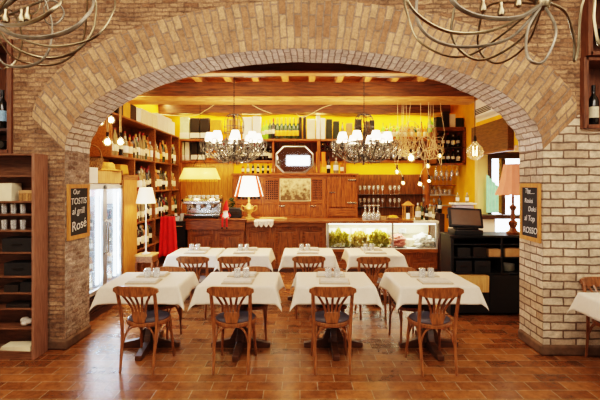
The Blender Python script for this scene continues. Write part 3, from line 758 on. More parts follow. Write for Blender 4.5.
big_bottle('wine_bottle', 'dark bottle with cream label in the lower right wall display box', (PX(593.5, 4.72), 4.72, 2.472), (0, 0, 0), 'labcream')
# ------------------------------------------------------------------ chalkboards
def text_obj(body, size, mat, parent, X, shear=.15):
    cu = bpy.data.curves.new('txt', 'FONT'); cu.body = body; cu.size = size; cu.shear = shear; cu.extrude = .0008; cu.align_x = 'CENTER'; cu.offset = -.0006
    tmp = bpy.data.objects.new('txt', cu); COL.objects.link(tmp)
    bpy.context.view_layer.update(); dg = bpy.context.evaluated_depsgraph_get()
    me = bpy.data.meshes.new_from_object(tmp.evaluated_get(dg)); me.materials.clear(); me.materials.append(M[mat])
    COL.objects.unlink(tmp); bpy.data.objects.remove(tmp)
    me.transform(X); o = bpy.data.objects.new('chalk_writing', me); COL.objects.link(o); o.parent = parent; return o
def board(label, loc, rotz, w, h, lines):
    t = thing('chalkboard', label, 'chalkboard', loc, rotz)                       # faces local -Y
    for s in (-1, 1): m = MB(); m.box(s*(w/2-.024)-.024, s*(w/2-.024)+.024, -.022, 0, 0, h); m.build('frame_side', 'pineframe', t, bevel=.003)
    for z in (0, h-.046): m = MB(); m.box(-w/2+.04, w/2-.04, -.021, 0, z, z+.046); m.build('frame_rail', 'pineframe', t, bevel=.003)
    m = MB(); m.box(-w/2+.02, w/2-.02, -.010, 0, .02, h-.02); m.build('slate', 'slate', t)
    for body, size, x, z, rot in lines:
        X = Matrix.Translation((x, -.0115, z)) @ Matrix.Rotation(PI/2, 4, 'X') @ Matrix.Rotation(rot, 4, 'Z')
        text_obj(body, size, 'chalk', t, X)
    return t
# left board: on the left pier reveal, facing +X ; right board: on the right reveal, facing -X
board('pine framed chalkboard with white lettering hung on the left stone pier', WL(-2.615, .26, 1.20), AR+math.radians(90), .47, .635,
      [('Our', .085, -.05, .52, 0), ('TOSTIS', .105, 0, .405, .02), ('al grill', .11, -.01, .29, .02), ('Rosé', .16, .01, .11, .14)])
board('pine framed chalkboard with white lettering hung on the right brick pier', WL(2.615, .25, 1.195), AR-math.radians(90), .45, .65,
      [('The', .08, -.05, .54, 0), ('——', .08, .02, .515, .03), ('Rosini', .075, -.03, .43, 0), ('Dolci', .08, .05, .335, .02), ('al Top', .09, -.01, .225, 0), ('ROSSO', .10, 0, .085, .02)])
# ------------------------------------------------------------------ left: display fridge
fr = thing('display_fridge', 'tall glass door drinks fridge glowing cold white along the left wall', 'fridge', (-3.0, 5.5, 0))
# local: x from -0.28 (wall) to 0.25 (front), y 0..1.2
m = MB()
m.box(-.28, .19, 0, .04, .34, 1.82); m.box(-.28, .19, 1.16, 1.20, .34, 1.82); m.box(-.28, .19, .58, .62, .34, 1.82); m.box(-.28, .19, 0, 1.2, 1.80, 1.84); m.box(-.28, .19, 0, 1.2, .32, .36)
m.build('carcass', 'alu', fr)
m = MB(); m.box(-.28, -.26, .04, 1.16, .36, 1.8); m.build('liner', 'fridgein', fr)
for k, y in enumerate((.0, .6)):
    d = MB(); y0, y1 = y+.005, y+.595
    for (a, b, c, e) in ((y0, y0+.055, .34, 1.82), (y1-.055, y1, .34, 1.82), (y0, y1, .34, .40), (y0, y1, 1.76, 1.82)): d.box(.195, .235, a, b, c, e)
    dd = d.build('door', 'alu', fr, bevel=.004)
    p = MB(); p.box(.205, .215, y0+.05, y1-.05, .39, 1.77); p.build('door_pane', 'fridgepane', dd)
    hnd = MB(); yy = y1-.03 if k == 0 else y0+.03
    hnd.tube([(.235, yy, .85), (.27, yy, .88), (.27, yy, 1.3), (.235, yy, 1.33)], .010, 8); hnd.build('handle', 'steel', dd)
for z in (.62, .90, 1.18, 1.46):
    m = MB()
    for y0, y1 in ((.04, .58), (.62, 1.16)):
        m.box(-.25, .15, y0, y1, z, z+.008)
    m.build('wire_shelf', 'alu', fr)
for y in (.075, .545, .655, 1.125):
    m = MB(); m.box(.13, .16, y-.02, y+.02, .42, 1.74); m.build('light_tube', 'coldlight', fr)
m = MB()
m.box(-.28, .20, 0, 1.2, 0, .06); m.box(-.28, .16, 0, 1.2, .06, .32)
for k in range(6): m.box(.16, .215, .02, 1.18, .075+k*.04, .095+k*.04)
m.build('louvre_base', 'darkwood', fr)
m = MB(); m.box(-.28, .22, 0, .42, 1.845, 2.06); m.build('header_panel', 'white', fr, bevel=.006)
m = MB(); m.box(-.28, .22, .425, 1.2, 1.845, 2.02); m.build('header_board', 'tancrate', fr, bevel=.006)
for y in (5.62, 6.04, 6.24, 6.64): area('fridge_strip_light', (-2.825, y, 1.08), (0, math.radians(-90), 0), 1.25, .03, 19, COLD)
for dr in (0, 1):
    for lv, z in enumerate((.368, .628, .908, 1.188, 1.468)):
        for i in range(4):
            if lv == 4 and i % 2: continue
            k = ['clear', 'green', 'dark', 'clearc', 'amber'][(i+lv+dr) % 5]
            bottle(k, (-2.96+(.05 if i % 2 else -.03), 5.5+.13+dr*.6+i*.115, z), ', %s along shelf %s of the %s fridge door' % (ORD[i+1], ['one','two','three','four','five'][lv], ['near', 'far'][dr]), 'bottles in the drinks fridge', .72)
def area2(name, loc, rot, sx, sy, p, c): return area(name, loc, rot, sx, sy, p, c)
point('fridge_inner_light', (-2.92, 5.80, 1.7), 7, COLD, .08); point('fridge_inner_light', (-2.92, 6.40, 1.7), 7, COLD, .08)
point('fridge_inner_light', (-2.86, 5.80, .55), 5, COLD, .08); point('fridge_inner_light', (-2.86, 6.40, .55), 5, COLD, .08)
# things on top of the fridge
m = MB(); m.lathe([(.10, 0), (.15, .02), (.18, .16), (.185, .17), (.17, .17), (.14, .03), (.001, .02)], 20)
bk_ = thing('wicker_basket', 'round wicker basket on top of the drinks fridge', 'basket', (-2.98, 6.10, 2.03)); m.build('basket_bowl', 'wicker', bk_)
m = MB(); m.tube(bez([(-.17, 0, .15), (-.13, 0, .30), (0, 0, .36), (.13, 0, .30), (.17, 0, .15)], 5), .012, 8); m.build('handle', 'wicker', bk_)
m = MB()
for i in range(46):
    a = random.uniform(-.5, .5); b = random.uniform(-.4, .4); x, y = random.uniform(-.05, .05), random.uniform(-.05, .05)
    m.tube([(x, y, 0), (x+b*.12, y+a*.12, .26), (x+b*.32, y+a*.34, .52)], [.004, .005, .009], 5)
tag(m.build('straw_bundle', 'straw', loc=(-2.98, 5.68, 2.06)), 'sheaf of golden straw standing on the fridge beside the pier', 'straw')
m = MB(); m.lathe([(.20, 0), (.205, .012), (.12, .03), (.11, .10), (.08, .13), (.001, .135)], 22)
tag(m.build('straw_hat', 'straw', loc=(-2.92, 6.50, 2.03)), 'straw hat lying on the far end of the fridge', 'hat')
cr = thing('wooden_crate', 'slatted wooden crate behind the hat on the fridge', 'crate', (-3.12, 6.45, 2.03))
for z in (.0, .09):
    m = MB(); m.box(-.1, -.09, -.2, .2, z, z+.07); m.box(.09, .1, -.2, .2, z, z+.07); m.box(-.1, .1, -.2, -.19, z, z+.07); m.box(-.1, .1, .19, .2, z, z+.07); m.build('slat_row', 'tancrate', cr)
m = MB(); m.box(-.09, .09, -.19, .19, 0, .012); m.build('crate_bottom', 'tancrate', cr)
# wooden end panel beyond the fridge
pn = thing('wooden_partition', 'tall pale wooden side panel between fridge and wall shelving', 'panel', (-2.96, 6.76, 0))
m = MB(); m.box(-.3, .16, 0, .05, 0, 2.05); m.build('panel_board', 'shelfwood', pn)
m = MB(); m.box(.11, .17, .05, .60, 0, 1.90); m.build('panel_face', 'pineframe', pn)
m = MB(); m.box(.10, .18, .0, .62, 1.90, 1.98); m.build('panel_cap', 'shelfwood', pn)
m = MB(); m.box(-.10, .10, -.16, .16, 0, .17, taper=.85); tag(m.build('yellow_bag', 'boxamber', loc=(-2.98, 7.1, 1.985), bevel=.02), 'yellow bag lying on top of the pale wooden panel', 'bag')
# ------------------------------------------------------------------ left: wall shelving
LY = [7.42, 8.40, 9.46, 10.06]; LZ = [.10, .68, 1.16, 1.71, 2.28, 2.93]
sh = thing('bottle_shelving', 'floor to ceiling wooden bottle shelving along the left wall', 'shelving', (-3.02, 7.42, 0))
for y in LY: m = MB(); m.box(-.26, .19 if y > 7.5 else .17, y-7.42-.02, y-7.42+.02, 0, 2.93 if y > 7.5 else 2.25); m.build('upright', 'shelfwood', sh, bevel=.003)
for z in LZ: m = MB(); m.box(-.26, .185, 0, 2.66, z-.03, z); m.build('shelf', 'shelfwood', sh, bevel=.003)
m = MB(); m.box(-.275, -.262, 0, 2.66, 0, 2.93); m.box(-.275, -.262, -.95, 0, 2.25, 2.93); m.build('back_panel', 'barwood', sh)
for z in (2.28, 2.93): m = MB(); m.box(-.26, .185, -.95, -.0, z-.03, z); m.build('shelf', 'shelfwood', sh, bevel=.003)
m = MB(); m.box(-.26, .19, -.97, -.93, 2.25, 2.93); m.build('upright', 'shelfwood', sh, bevel=.003)
for i in range(9): bottle(['clear', 'clearc', 'amber', 'dark', 'clearc'][i % 5], (-2.90+.04*(i % 2), 6.55+i*.095, 2.28), ', %s along the shelf hung over the drinks fridge' % ORD[i+1], 'bottles on the shelf over the fridge', 1.25)
LVN = {1: 'second lowest', 2: 'middle', 3: 'fourth', 4: 'highest inside'}
pal = ['dark', 'darkw', 'black', 'red', 'black', 'green', 'clearc', 'amber', 'dark', 'green', 'clear']
for b in range(3):
    y0, y1 = LY[b]+.07, LY[b+1]-.06
    n = [12, 12, 6][b]
    for lv in (1, 2, 3, 4):
        if lv == 1 and b > 0: continue
        for i in range(n):
            y = y0+(y1-y0)*(i+.5)/n
            k = random.choice(['clear', 'clearc', 'amber', 'green', 'dark', 'amberw'] if lv == 4 else (pal if b < 2 else ['clear', 'clearc', 'green', 'amber']))
            bottle(k, (-2.92+random.uniform(-.03, .03), y, LZ[lv]), ', %s along the %s shelf, %s bay of left shelving' % (ORD[i+1], LVN[lv], ['near', 'middle', 'far'][b]), 'bottles in the left wall shelving', random.uniform(1.22, 1.52))
def sbox(nm, lab, x0, x1, y0, y1, z, h, mat, group=None, band=None):
    t = thing(nm, lab, 'box', ((x0+x1)/2, (y0+y1)/2, z), 0, group); w, d = (x1-x0)/2, (y1-y0)/2
    m = MB(); m.box(-w, w, -d, d, 0, h); m.build('box_body', mat, t, bevel=.006)
    if band: m = MB(); m.box(-w-.002, w+.002, -d-.002, d+.002, h*.06, h*.30); m.build('label_band', band, t)
    return t
yy = 6.75
for i in range(11):
    mt = ['boxblack', 'boxamber', 'boxblack', 'boxwhite', 'paper', 'paper', 'paper', 'boxwhite', 'boxwhite', 'boxwhite', 'boxwhite'][i]; wd = [.22, .30, .26, .22, .30, .30, .30, .34, .30, .32, .24][i]
    sbox('gift_box', 'gift box, %s along the top of the left shelving, %s' % (ORD[i+1], {'boxblack': 'black', 'boxwhite': 'white', 'boxamber': 'amber', 'paper': 'cream'}[mt]), -3.05, -2.86, yy, yy+wd-.015, 2.93, [.22, .26, .26, .25, .27, .27, .27, .33, .33, .34, .30][i], mt, 'gift boxes along the left shelving top'); yy += wd
# lamp on a little table in front of the shelving
st = thing('side_table', 'small pale wooden table carrying the white lamp', 'side table', (-2.52, 7.08, 0))
m = MB(); m.box(-.15, .15, -.15, .15, .66, .69); m.build('tabletop', 'tancrate', st, bevel=.004)
m = MB(); m.box(-.135, .135, -.135, .135, .56, .66); m.build('apron', 'shelfwood', st)
for sx in (-1, 1):
    for sy in (-1, 1): m = MB(); m.box(sx*.13-.015, sx*.13+.015, sy*.13-.015, sy*.13+.015, 0, .56); m.build('leg', 'shelfwood', st)
lp = thing('tall_table_lamp', 'tall white pole lamp with pleated cream shade by the left shelving', 'lamp', (-2.53, 7.06, .69))
m = MB(); m.lathe([(.07, 0), (.075, .012), (.02, .03), (.011, .05), (.011, .88), (.001, .88)], 14); m.build('pole', 'porcelain', lp)
m = MB(); m.shell([(.155, .83), (.10, 1.085)], 20); m.build('lamp_shade', 'shadewarm', lp)
m = MB(); m.ball((0, 0, .93), .03); m.build('bulb', 'brightbulb', lp)
point('pole_lamp_light', (-2.53, 7.06, 1.60), 5, WARM2, .05)
m = MB()                                                  # red cloth
def rc(u, v): 
    x = -.17+.36*u; z = -.80*v*(1-.06*math.sin(u*7)); return (x*(.75+.25*v), .035*math.sin(u*19)*(.4+.6*v)+.02*math.sin(u*7), z)
m.grid(rc, 34, 14); m.uv = {}
o = m.build('red_cloth', 'red', loc=(-2.53, 8.22, 1.21), angle=180); so = o.modifiers.new('thick', 'SOLIDIFY'); so.thickness = .012
tag(o, 'bright red cloth hanging on a peg in front of the left shelving', 'cloth')
hk = thing('coat_stand', 'dark post with peg holding up the red cloth', 'stand', (-2.53, 8.27, 0))
m = MB(); m.lathe([(.13, 0), (.13, .02), (.02, .04), (.016, 1.20), (.022, 1.22), (.001, 1.235)], 12); m.build('post', 'darkwood', hk)
m = MB(); m.tube([(-.16, -.02, 1.205), (.18, -.02, 1.205)], .010, 8); m.build('peg_bar', 'darkwood', hk)
# ------------------------------------------------------------------ bar counter
bc = thing('bar_counter', 'long panelled wooden bar counter across the back of the room', 'counter', (0, 8.9, 0))
def panel_front(x0, x1, y, z0, z1, par, n):
    m = MB(); m.box(x0, x1, y+.03, y+.60, z0, z1); m.build('carcass', 'barwoodx', par)
    w = (x1-x0)/n
    for i in range(n):
        a, b = x0+i*w, x0+(i+1)*w
        m = MB()
        m.box(a, a+.07, y, y+.03, z0+.06, z1); m.box(b-.07, b, y, y+.03, z0+.06, z1); m.box(a+.07, b-.07, y, y+.03, z0+.06, z0+.18); m.box(a+.07, b-.07, y, y+.03, z1-.09, z1)
        fr_ = m.build('panel_frame', 'barwood', par, bevel=.004)
        m = MB(); m.box(a+.12, b-.12, y+.012, y+.03, z0+.24, z1-.15); m.build('raised_panel', 'barwood', fr_, bevel=.012)
panel_front(-2.33, -1.15, 0, 0, .88, bc, 2)
panel_front(-1.14, .54, .05, 0, .97, bc, 3)
m = MB(); m.box(-2.36, -1.13, -.04, .62, .88, 1.075); m.build('counter_band', 'barwoodx', bc, bevel=.008)
m = MB(); m.box(-2.38, -1.11, -.07, .64, 1.075, 1.105); m.build('counter_top', 'barwoodx', bc, bevel=.008)
m = MB(); m.box(-1.11, 2.34, -.06, .64, 1.02, 1.07); m.build('counter_top', 'barwoodx', bc, bevel=.008)
m = MB(); m.box(-1.12, .54, .0, .06, .93, 1.02); m.build('moulding', 'barwoodx', bc, bevel=.01)
m = MB(); m.box(2.34, 2.86, -.06, .64, 1.02, 1.07); m.build('marble_top', 'whitewall', bc, bevel=.008)
panel_front(.56, 2.86, .04, 0, .40, bc, 4)
m = MB(); m.box(.56, 2.86, -.01, .64, .40, .48); m.build('ledge', 'barwoodx', bc, bevel=.006)
m = MB(); m.box(2.87, 2.97, -.07, .66, 0, 1.22); m.build('end_post', 'darkwood', bc, bevel=.005)
m = MB(); m.box(-2.33, 2.87, -.0, .03, 0, .07); m.build('skirting', 'darkwood', bc)
dc = thing('display_case', 'lit glass fronted food display case built into the bar', 'display case', (1.71, 8.92, .482))
m = MB(); m.box(-1.13, 1.13, .60, .615, 0, .53); m.build('back_panel', 'paper', dc)
m = MB(); m.box(-1.13, 1.13, .0, .60, 0, .012); m.build('case_floor', 'white', dc)
for s, e in ((-1.13, .195), (.225, 1.13)): m = MB(); m.box(s+.01, e-.01, 0.0, .006, .015, .53); m.build('front_pane', 'pane', dc)
for x in (-1.135, .21, 1.125): m = MB(); m.box(x-.02, x+.02, -.012, .02, 0, .535); m.build('post', 'alu', dc)
m = MB(); m.box(-1.12, 1.12, .05, .08, .500, .525); m.build('light_tube', 'warmtube', dc)
m = MB(); m.box(-1.12, 1.12, .30, .58, .27, .277); m.build('glass_shelf', 'pane', dc)
area('case_light', (1.71, 9.15, .985), (0, 0, 0), 2.1, .3, 24, (1, .95, .72))
def heap(nm, lab, x, w, mat, kind, h=.16):
    t = thing(nm, lab, 'food', (x, 9.14, .496))
    m = MB(); m.box(-w/2, w/2, -.2, .2, 0, .03); m.build('tray', 'steel', t, bevel=.004)
    m = MB(); rnd = random.Random(int(x*100))
    for i in range(170):
        a, b = rnd.uniform(-w/2+.03, w/2-.03), rnd.uniform(-.17, .17); z = .03+h*(1-abs(a)/(w*1.3))*rnd.uniform(.1, 1)
        if kind == 'leaf':
            m.grid(lambda u, v, a=a, b=b, z=z, q=rnd.uniform(0, 6), s=rnd.uniform(.03, .06): (a+(u-.5)*2*s*math.cos(q)+.01*math.sin(v*9), b+(v-.5)*2*s+.01*math.sin(u*9+q), z+.025*math.sin(u*5+q)+.02*math.cos(v*5)), 4, 4)
        else: m.ball((a, b, z), rnd.uniform(.022, .05), 0, 6, (1.2, 1, .8))
    m.uv = {}
    o = m.build('heap', mat, t, angle=180); o['kind'] = 'stuff'; return t
heap('salad_tray', 'steel tray heaped with pale salad leaves at left end of display case', .82, .46, 'lettuce', 'leaf', .36)
heap('cheese_tray', 'steel tray of yellow cheese pieces beside the salad in the display case', 1.26, .40, 'cheese', 'leaf', .32)
heap('salad_tray', 'steel tray of green leaves just left of the display case divider', 1.68, .44, 'lettuce', 'leaf', .34)
heap('meat_tray', 'steel tray of cured meats just right of the display case divider', 2.08, .28, 'ham', 'ball', .24)
heap('cheese_tray', 'steel tray of white cheeses at right end of display case', 2.62, .40, 'boxwhite', 'ball', .24)
m = MB(); m.lathe([(.10, 0), (.12, .02), (.13, .14), (.12, .16), (.001, .17)], 18)
tag(m.build('whole_cheese', 'paper', loc=(2.325, 9.2, .496)), 'wheel of pale cheese right of the meats in the display case', 'cheese')
m = MB()
for k in range(8):
    m.lathe([(.05, k*.012), (.09, k*.012+.010), (.088, k*.012+.011)], 18)
tag(m.build('plate_stack', 'porcelain', loc=(2.24, 9.4, .761)), 'stack of white plates on the display case glass shelf', 'plates')
for i, (x, w) in enumerate(((.72, .16), (.98, .18), (1.22, .2), (1.52, .18), (1.80, .14))):
    m = MB(); m.box(-w/2, w/2, -.003, .003, 0, .11); m.box(-w/2, w/2, 0, .05, 0, .004)
    tag(m.build('price_card', 'labwhite', loc=(x, 9.27, .761), smooth=False), 'white price card, %s from the left, standing in the display case' % ORD[i+1], 'price card', 'price cards in the display case')
# dark undercounter fridge at the left end of the bar
uc = thing('undercounter_fridge', 'black undercounter fridge at the left end of the bar', 'fridge', (-2.56, 8.96, 0))
m = MB(); m.box(-.18, .17, .02, .55, 0, 1.04); m.build('fridge_body', 'black', uc, bevel=.006)
for z0, z1 in ((.08, .56), (.58, 1.0)):
    m = MB(); m.box(-.165, .155, 0, .02, z0, z1); d = m.build('door', 'blackmatte', uc, bevel=.004)
    m = MB(); m.tube([(-.12, 0, z1-.05), (-.12, -.03, z1-.05), (.12, -.03, z1-.05), (.12, 0, z1-.05)], .009, 6); m.build('handle', 'steel', d)
# ------------------------------------------------------------------ on the bar
em = thing('espresso_machine', 'chrome espresso machine with cups on top at left of bar', 'coffee machine', (-2.06, 9.15, 1.105))
m = MB(); m.box(-.38, .38, -.14, .28, .05, .10); m.box(-.36, .36, .02, .28, .10, .30); m.build('machine_body', 'steel', em, bevel=.012)
m = MB(); m.prism([(-.20, .30), (.28, .30), (.28, .42), (-.14, .42), (-.20, .37)], -.38, .38, 'x'); m.build('top_housing', 'steel', em, bevel=.015)
m = MB(); m.box(-.36, .36, -.22, .02, .02, .05); m.build('drip_tray', 'irondark', em, bevel=.004)
for x in (-.33, .33):
    for y in (-.16, .22): m = MB(); m.lathe([(.025, 0), (.02, .05)], 8, 0, None, (x, y, 0)); m.build('machine_foot', 'irondark', em)
for x in (-.22, 0, .22):
    m = MB(); m.lathe([(.035, .22), (.045, .25), (.045, .30)], 12, 0, None, (x, -.10, 0)); g = m.build('group_head', 'steel', em)
    m = MB(); m.tube([(x, -.12, .225), (x, -.20, .215), (x, -.28, .20)], [.012, .012, .015], 8); m.build('portafilter_handle', 'irondark', g)
for s in (-1, 1):
    m = MB(); m.tube(bez([(s*.34, -.15, .34), (s*.40, -.20, .34), (s*.41, -.21, .22), (s*.40, -.20, .12)], 4), .008, 6); m.build('steam_wand', 'steel', em)
    m = MB(); m.ball((s*.40, -.13, .38), .03); m.build('valve_knob', 'irondark', em)
for y in (-.12, .26):
    m = MB(); m.tube([(-.36, y, .42), (-.36, y, .46), (.36, y, .46), (.36, y, .42)], .005, 6); m.build('cup_rail', 'steel', em)
m = MB(); m.lathe([(.025, 0), (.04, .06), (.036, .06), (.022, .006), (.001, .006)], 14)
m.tube(bez([(.036, 0, .05), (.058, 0, .045), (.052, 0, .02), (.03, 0, .015)], 3), .004, 5); ME_cup = m.mesh('coffee_cup', 'porcelain')
for i in range(7): dupm(ME_cup, 'coffee_cup', 'white coffee cup, %s from the left on top of the espresso machine' % ORD[i+1], 'cup', (-2.06-.29+i*.096, 9.19, 1.526), i*.4, 'cups on the espresso machine', None, 1.05)
m = MB(); m.lathe([(.03, 0), (.033, .10), (.03, .10), (.026, .006), (.001, .006)], 12); ME_pc = m.mesh('paper_cup', 'porcelain')
for i in range(5):
    dupm(ME_pc, 'paper_cup', 'white tall cup, %s from the left beside the espresso machine' % ORD[i+1], 'cup', (PX(173+i*2.9, 9.2), 9.15+.05*(i % 2), 1.105 if i > 3 else 1.045), 0, 'cups left of the espresso machine', None, (1, 1, 1.0+.5*(i % 2)))
# red hatted gnome doll sitting on the bar edge
gn = thing('gnome_doll', 'red hatted gnome doll dangling its legs over the bar edge', 'doll', (-1.53, 8.86, 1.105))
m = MB(); m.lathe([(.05, 0), (.075, .03), (.06, .10), (.035, .14), (.001, .15)], 14); m.build('body', 'white', gn)
m = MB(); m.ball((0, -.01, .165), .045); m.ball((0, -.055, .16), .014); m.build('head', 'skin', gn)
m = MB(); m.prism([(-.05, .155), (.05, .155), (.03, .10), (0, .065), (-.03, .10)], -.052, -.035, 'y'); m.build('beard', 'white', gn, bevel=.006)
m = MB(); m.tube([(0, 0, .18), (.0, .0, .27), (.012, .0, .36), (.02, .0, .40)], [.064, .045, .022, .006], 14); m.build('pointed_hat', 'red', gn)
for s in (-1, 1):
    m = MB(); m.tube(bez([(s*.035, -.02, .03), (s*.04, -.10, .03), (s*.045, -.135, -.02), (s*.045, -.14, -.15)], 4), .017, 8); lg = m.build('leg', 'red', gn)
    m = MB(); m.ball((s*.045, -.155, -.165), .028, 0, 8, (.8, 1.3, .8)); m.build('shoe', 'irondark', lg)
    m = MB(); m.tube(bez([(s*.055, 0, .12), (s*.09, -.03, .08), (s*.075, -.06, .05)], 3), .016, 8); m.build('arm', 'red', gn)
# dark till / basket
bs = thing('card_terminal_box', 'low black box with rounded top between gnome doll and lamp', 'box', (-1.42, 9.25, 1.105))
m = MB(); m.prism([(-.17, 0), (.17, 0), (.17, .15), (.14, .21), (-.14, .21), (-.17, .15)], -.12, .12, 'y'); m.build('box_body', 'blackmatte', bs, bevel=.015)
m = MB(); m.box(-.14, .14, -.125, -.12, .06, .14); m.build('front_plate', 'irondark', bs)
# plant sprig in vase behind
vs_ = thing('potted_sprig', 'dark leafy sprig in a small pot behind the gnome doll', 'plant', (-1.52, 9.42, 1.105))
m = MB(); m.lathe([(.04, 0), (.055, .10), (.05, .10), (.001, .09)], 12); m.build('pot', 'irondark', vs_)
m = MB()
for i in range(40):
    a = random.uniform(0, 6.28); h = random.uniform(.18, .42); r = random.uniform(.02, .10)
    m.ball((r*math.cos(a), r*math.sin(a), h), .022, 0, 5, (1.4, .7, .5))
m.tube([(0, 0, .08), (.01, 0, .38)], .006, 5); m.build('leaves', 'greenb', vs_)
# big table lamp
tl = thing('table_lamp', 'ornate gilt table lamp with white and red striped shade on bar', 'lamp', (PX(249, 9.1), 9.1, 1.072))
m = MB(); m.lathe([(.13, 0), (.13, .02), (.10, .04), (.05, .07), (.04, .12), (.075, .17), (.105, .23), (.09, .28), (.04, .32), (.025, .36), (.03, .40), (.018, .44), (.012, .56), (.001, .57)], 20); b_ = m.build('lamp_base', 'gold', tl)
for s in (-1, 1):
    m = MB(); m.tube(bez([(s*.09, 0, .27), (s*.15, 0, .30), (s*.165, 0, .24), (s*.12, 0, .19), (s*.07, 0, .18)], 4), .010, 6); m.build('scroll_handle', 'gold', b_)
m = MB(); nsh = 28; prof = [(.30, .50), (.245, .71), (.185, .92)]
for i in range(nsh):
    a0, a1 = 2*PI*i/nsh, 2*PI*(i+1)/nsh; mt = 1 if i in (16, 17, 25, 26, 4, 5, 9, 10) else 0
    for (r0, z0), (r1, z1) in zip(prof, prof[1:]):
        m.add([(r0*math.cos(a0), r0*math.sin(a0), z0), (r0*math.cos(a1), r0*math.sin(a1), z0), (r1*math.cos(a1), r1*math.sin(a1), z1), (r1*math.cos(a0), r1*math.sin(a0), z1)], [(0, 1, 2, 3)], mt)
M['shadered'] = plain('lit_red_stripe', S(200,60,30), .8, emit=(1, .12, .04, 1), estr=.7)
m.build('lamp_shade', ['shade', 'shadered'], tl)
m = MB(); m.ball((0, 0, .66), .035); m.build('bulb', 'brightbulb', tl)
point('table_lamp_light', (PX(249, 9.1), 8.72, 1.50), 5, WARM2, .06)
m = MB()
def dl(u, v):
    x = -.20+.40*u; y = -.30+.30*v
    if v < .35: return (x, -.20-.005*math.sin(u*40), -.13*(1-v/.35)*(.55+.45*abs(math.sin(u*PI*4)))-.0)
    return (x, -.20+.34*(v-.35)/.65, .004)
m.grid(dl, 40, 14); m.uv = {}
tag(m.build('lace_doily', 'cloth', loc=(PX(264, 8.9), 9.03, 1.073), angle=180), 'white lace doily hanging over the bar edge beside the lamp', 'doily')
m = MB(); m.box(-.30, .30, -.11, .11, 0, .016); m.box(-.26, .26, -.09, .09, .016, .03)
tag(m.build('wooden_board', 'tancrate', loc=(PX(273, 9.3), 9.35, 1.072), bevel=.004), 'pale wooden serving board lying on bar right of the lamp', 'board')
# right end of the bar: glasses, box, lantern, bottles
m = MB(); m.lathe([(.035, 0), (.036, .004), (.008, .012), (.006, .10), (.02, .12), (.042, .16), (.043, .20), (.036, .25), (.034, .25), (.040, .20), (.038, .16), (.015, .125), (.001, .12)], 14); ME_wine = m.mesh('wine_glass', 'glass')
for r in range(2):
    for i in range(4): dupm(ME_wine, 'wine_glass', 'upturned wine glass, %s from the left in %s row on the bar' % (ORD[i+1], ['front', 'back'][r]), 'glass', (PX(364+i*4.3+r*2, 9.1), 9.0+.16*r, 1.072+.31), 0, 'upturned wine glasses on the bar', (PI, 0, 0), 1.25)
m = MB(); m.box(-.10, .10, -.06, .06, 0, .07); tag(m.build('napkin_box', 'tan', loc=(PX(381, 9.1), 9.1, 1.072), bevel=.006), 'small tan box right of the upturned wine glasses', 'box')
m = MB(); m.lathe([(.10, 0), (.14, .05), (.13, .055), (.001, .02)], 16)
for i in range(9): m.ball((.07*math.cos(i*.7)*(i % 3)/2, .07*math.sin(i*.7)*(i % 3)/2, .06), .035, 1, 6)
tag(m.build('lemon_bowl', ['tan', 'labyellow'], loc=(PX(393, 9.1), 9.1, 1.072)), 'low bowl of lemons left of the lantern on bar', 'bowl')
ln = thing('candle_lantern', 'wooden framed candle lantern standing on the right end of bar', 'lantern', (PX(408, 9.05), 9.05, 1.072))
for sx in (-1, 1):
    for sy in (-1, 1): m = MB(); m.box(sx*.085-.012, sx*.085+.012, sy*.085-.012, sy*.085+.012, .02, .30); m.build('corner_post', 'pineframe', ln)
m = MB(); m.box(-.105, .105, -.105, .105, 0, .025); m.build('lantern_floor', 'pineframe', ln)
m = MB(); m.box(-.11, .11, -.11, .11, .30, .325); m.box(-.09, .09, -.09, .09, .325, .39, taper=.25); m.build('lantern_roof', 'pineframe', ln)
m = MB(); m.tube(bez([(-.03, 0, .385), (-.03, 0, .44), (.03, 0, .44), (.03, 0, .385)], 4), .005, 6); m.build('ring_handle', 'irondark', ln)
m = MB(); m.lathe([(.035, .025), (.035, .14), (.001, .145)], 14); m.build('candle', 'shadewarm', ln)
for s, k in ((-1, 0), (1, 0), (0, -1), (0, 1)):
    m = MB(); m.box(s*.088-.002 if s else -.075, s*.088+.002 if s else .075, k*.088-.002 if k else -.075, k*.088+.002 if k else .075, .025, .30); m.build('pane', 'pane', ln)
for i, (px, k, sc, y) in enumerate(((418, 'clear', 1.35, 9.0), (421.5, 'green', 1.15, 9.12), (426.5, 'darkw', 1.0, 9.0), (430, 'clear', 1.25, 9.1), (433.5, 'clearc', 1.0, 8.98), (436.5, 'darkw', 1.05, 9.12), (440, 'red', 1.0, 9.2))):
    bottle(k, (PX(px, y), y, 1.072), ', %s from the left on the marble end of the bar' % ORD[i+1], 'bottles on the marble end of the bar', sc)
# billiard style lamp over the espresso machine
bl = thing('hanging_bar_lamp', 'long fringed cream shade lamp hanging over the espresso machine', 'lamp', (PX(200, 9.1), 9.1, 1.93))
m = MB()
q = lambda w, d, z: [(-w, -d, z), (w, -d, z), (w, d, z), (-w, d, z)]
m.add(q(.40, .17, 0)+q(.32, .07, .24), [(0, 1, 5, 4), (1, 2, 6, 5), (2, 3, 7, 6), (3, 0, 4, 7)]); m.build('lamp_shade', 'shadeyellow', bl)
m = MB()
for i in range(24):
    x = -.39+.78*i/23
    m.lathe([(.001, -.06), (.012, -.045), (.012, -.03), (.003, 0)], 6, 0, None, (x, -.17, 0))
m.build('bead_fringe', 'labyellow', bl)
m = MB(); m.box(-.33, .33, -.08, .08, .24, .26); m.build('top_bar', 'irondark', bl)
for s in (-1, 1): m = MB(); m.tube([(s*.15, 0, .26), (0, 0, .55), (0, 0, 1.80)], .006, 6); m.build('cord', 'irondark', bl)
for s in (-1, 1): m = MB(); m.ball((s*.17, 0, .08), .045); m.build('bulb', 'brightbulb', bl)
for s in (-1, 1): point('bar_lamp_light', (PX(200, 9.1)+s*.17, 9.1, 2.03), 12, (1, .80, .45), .03)
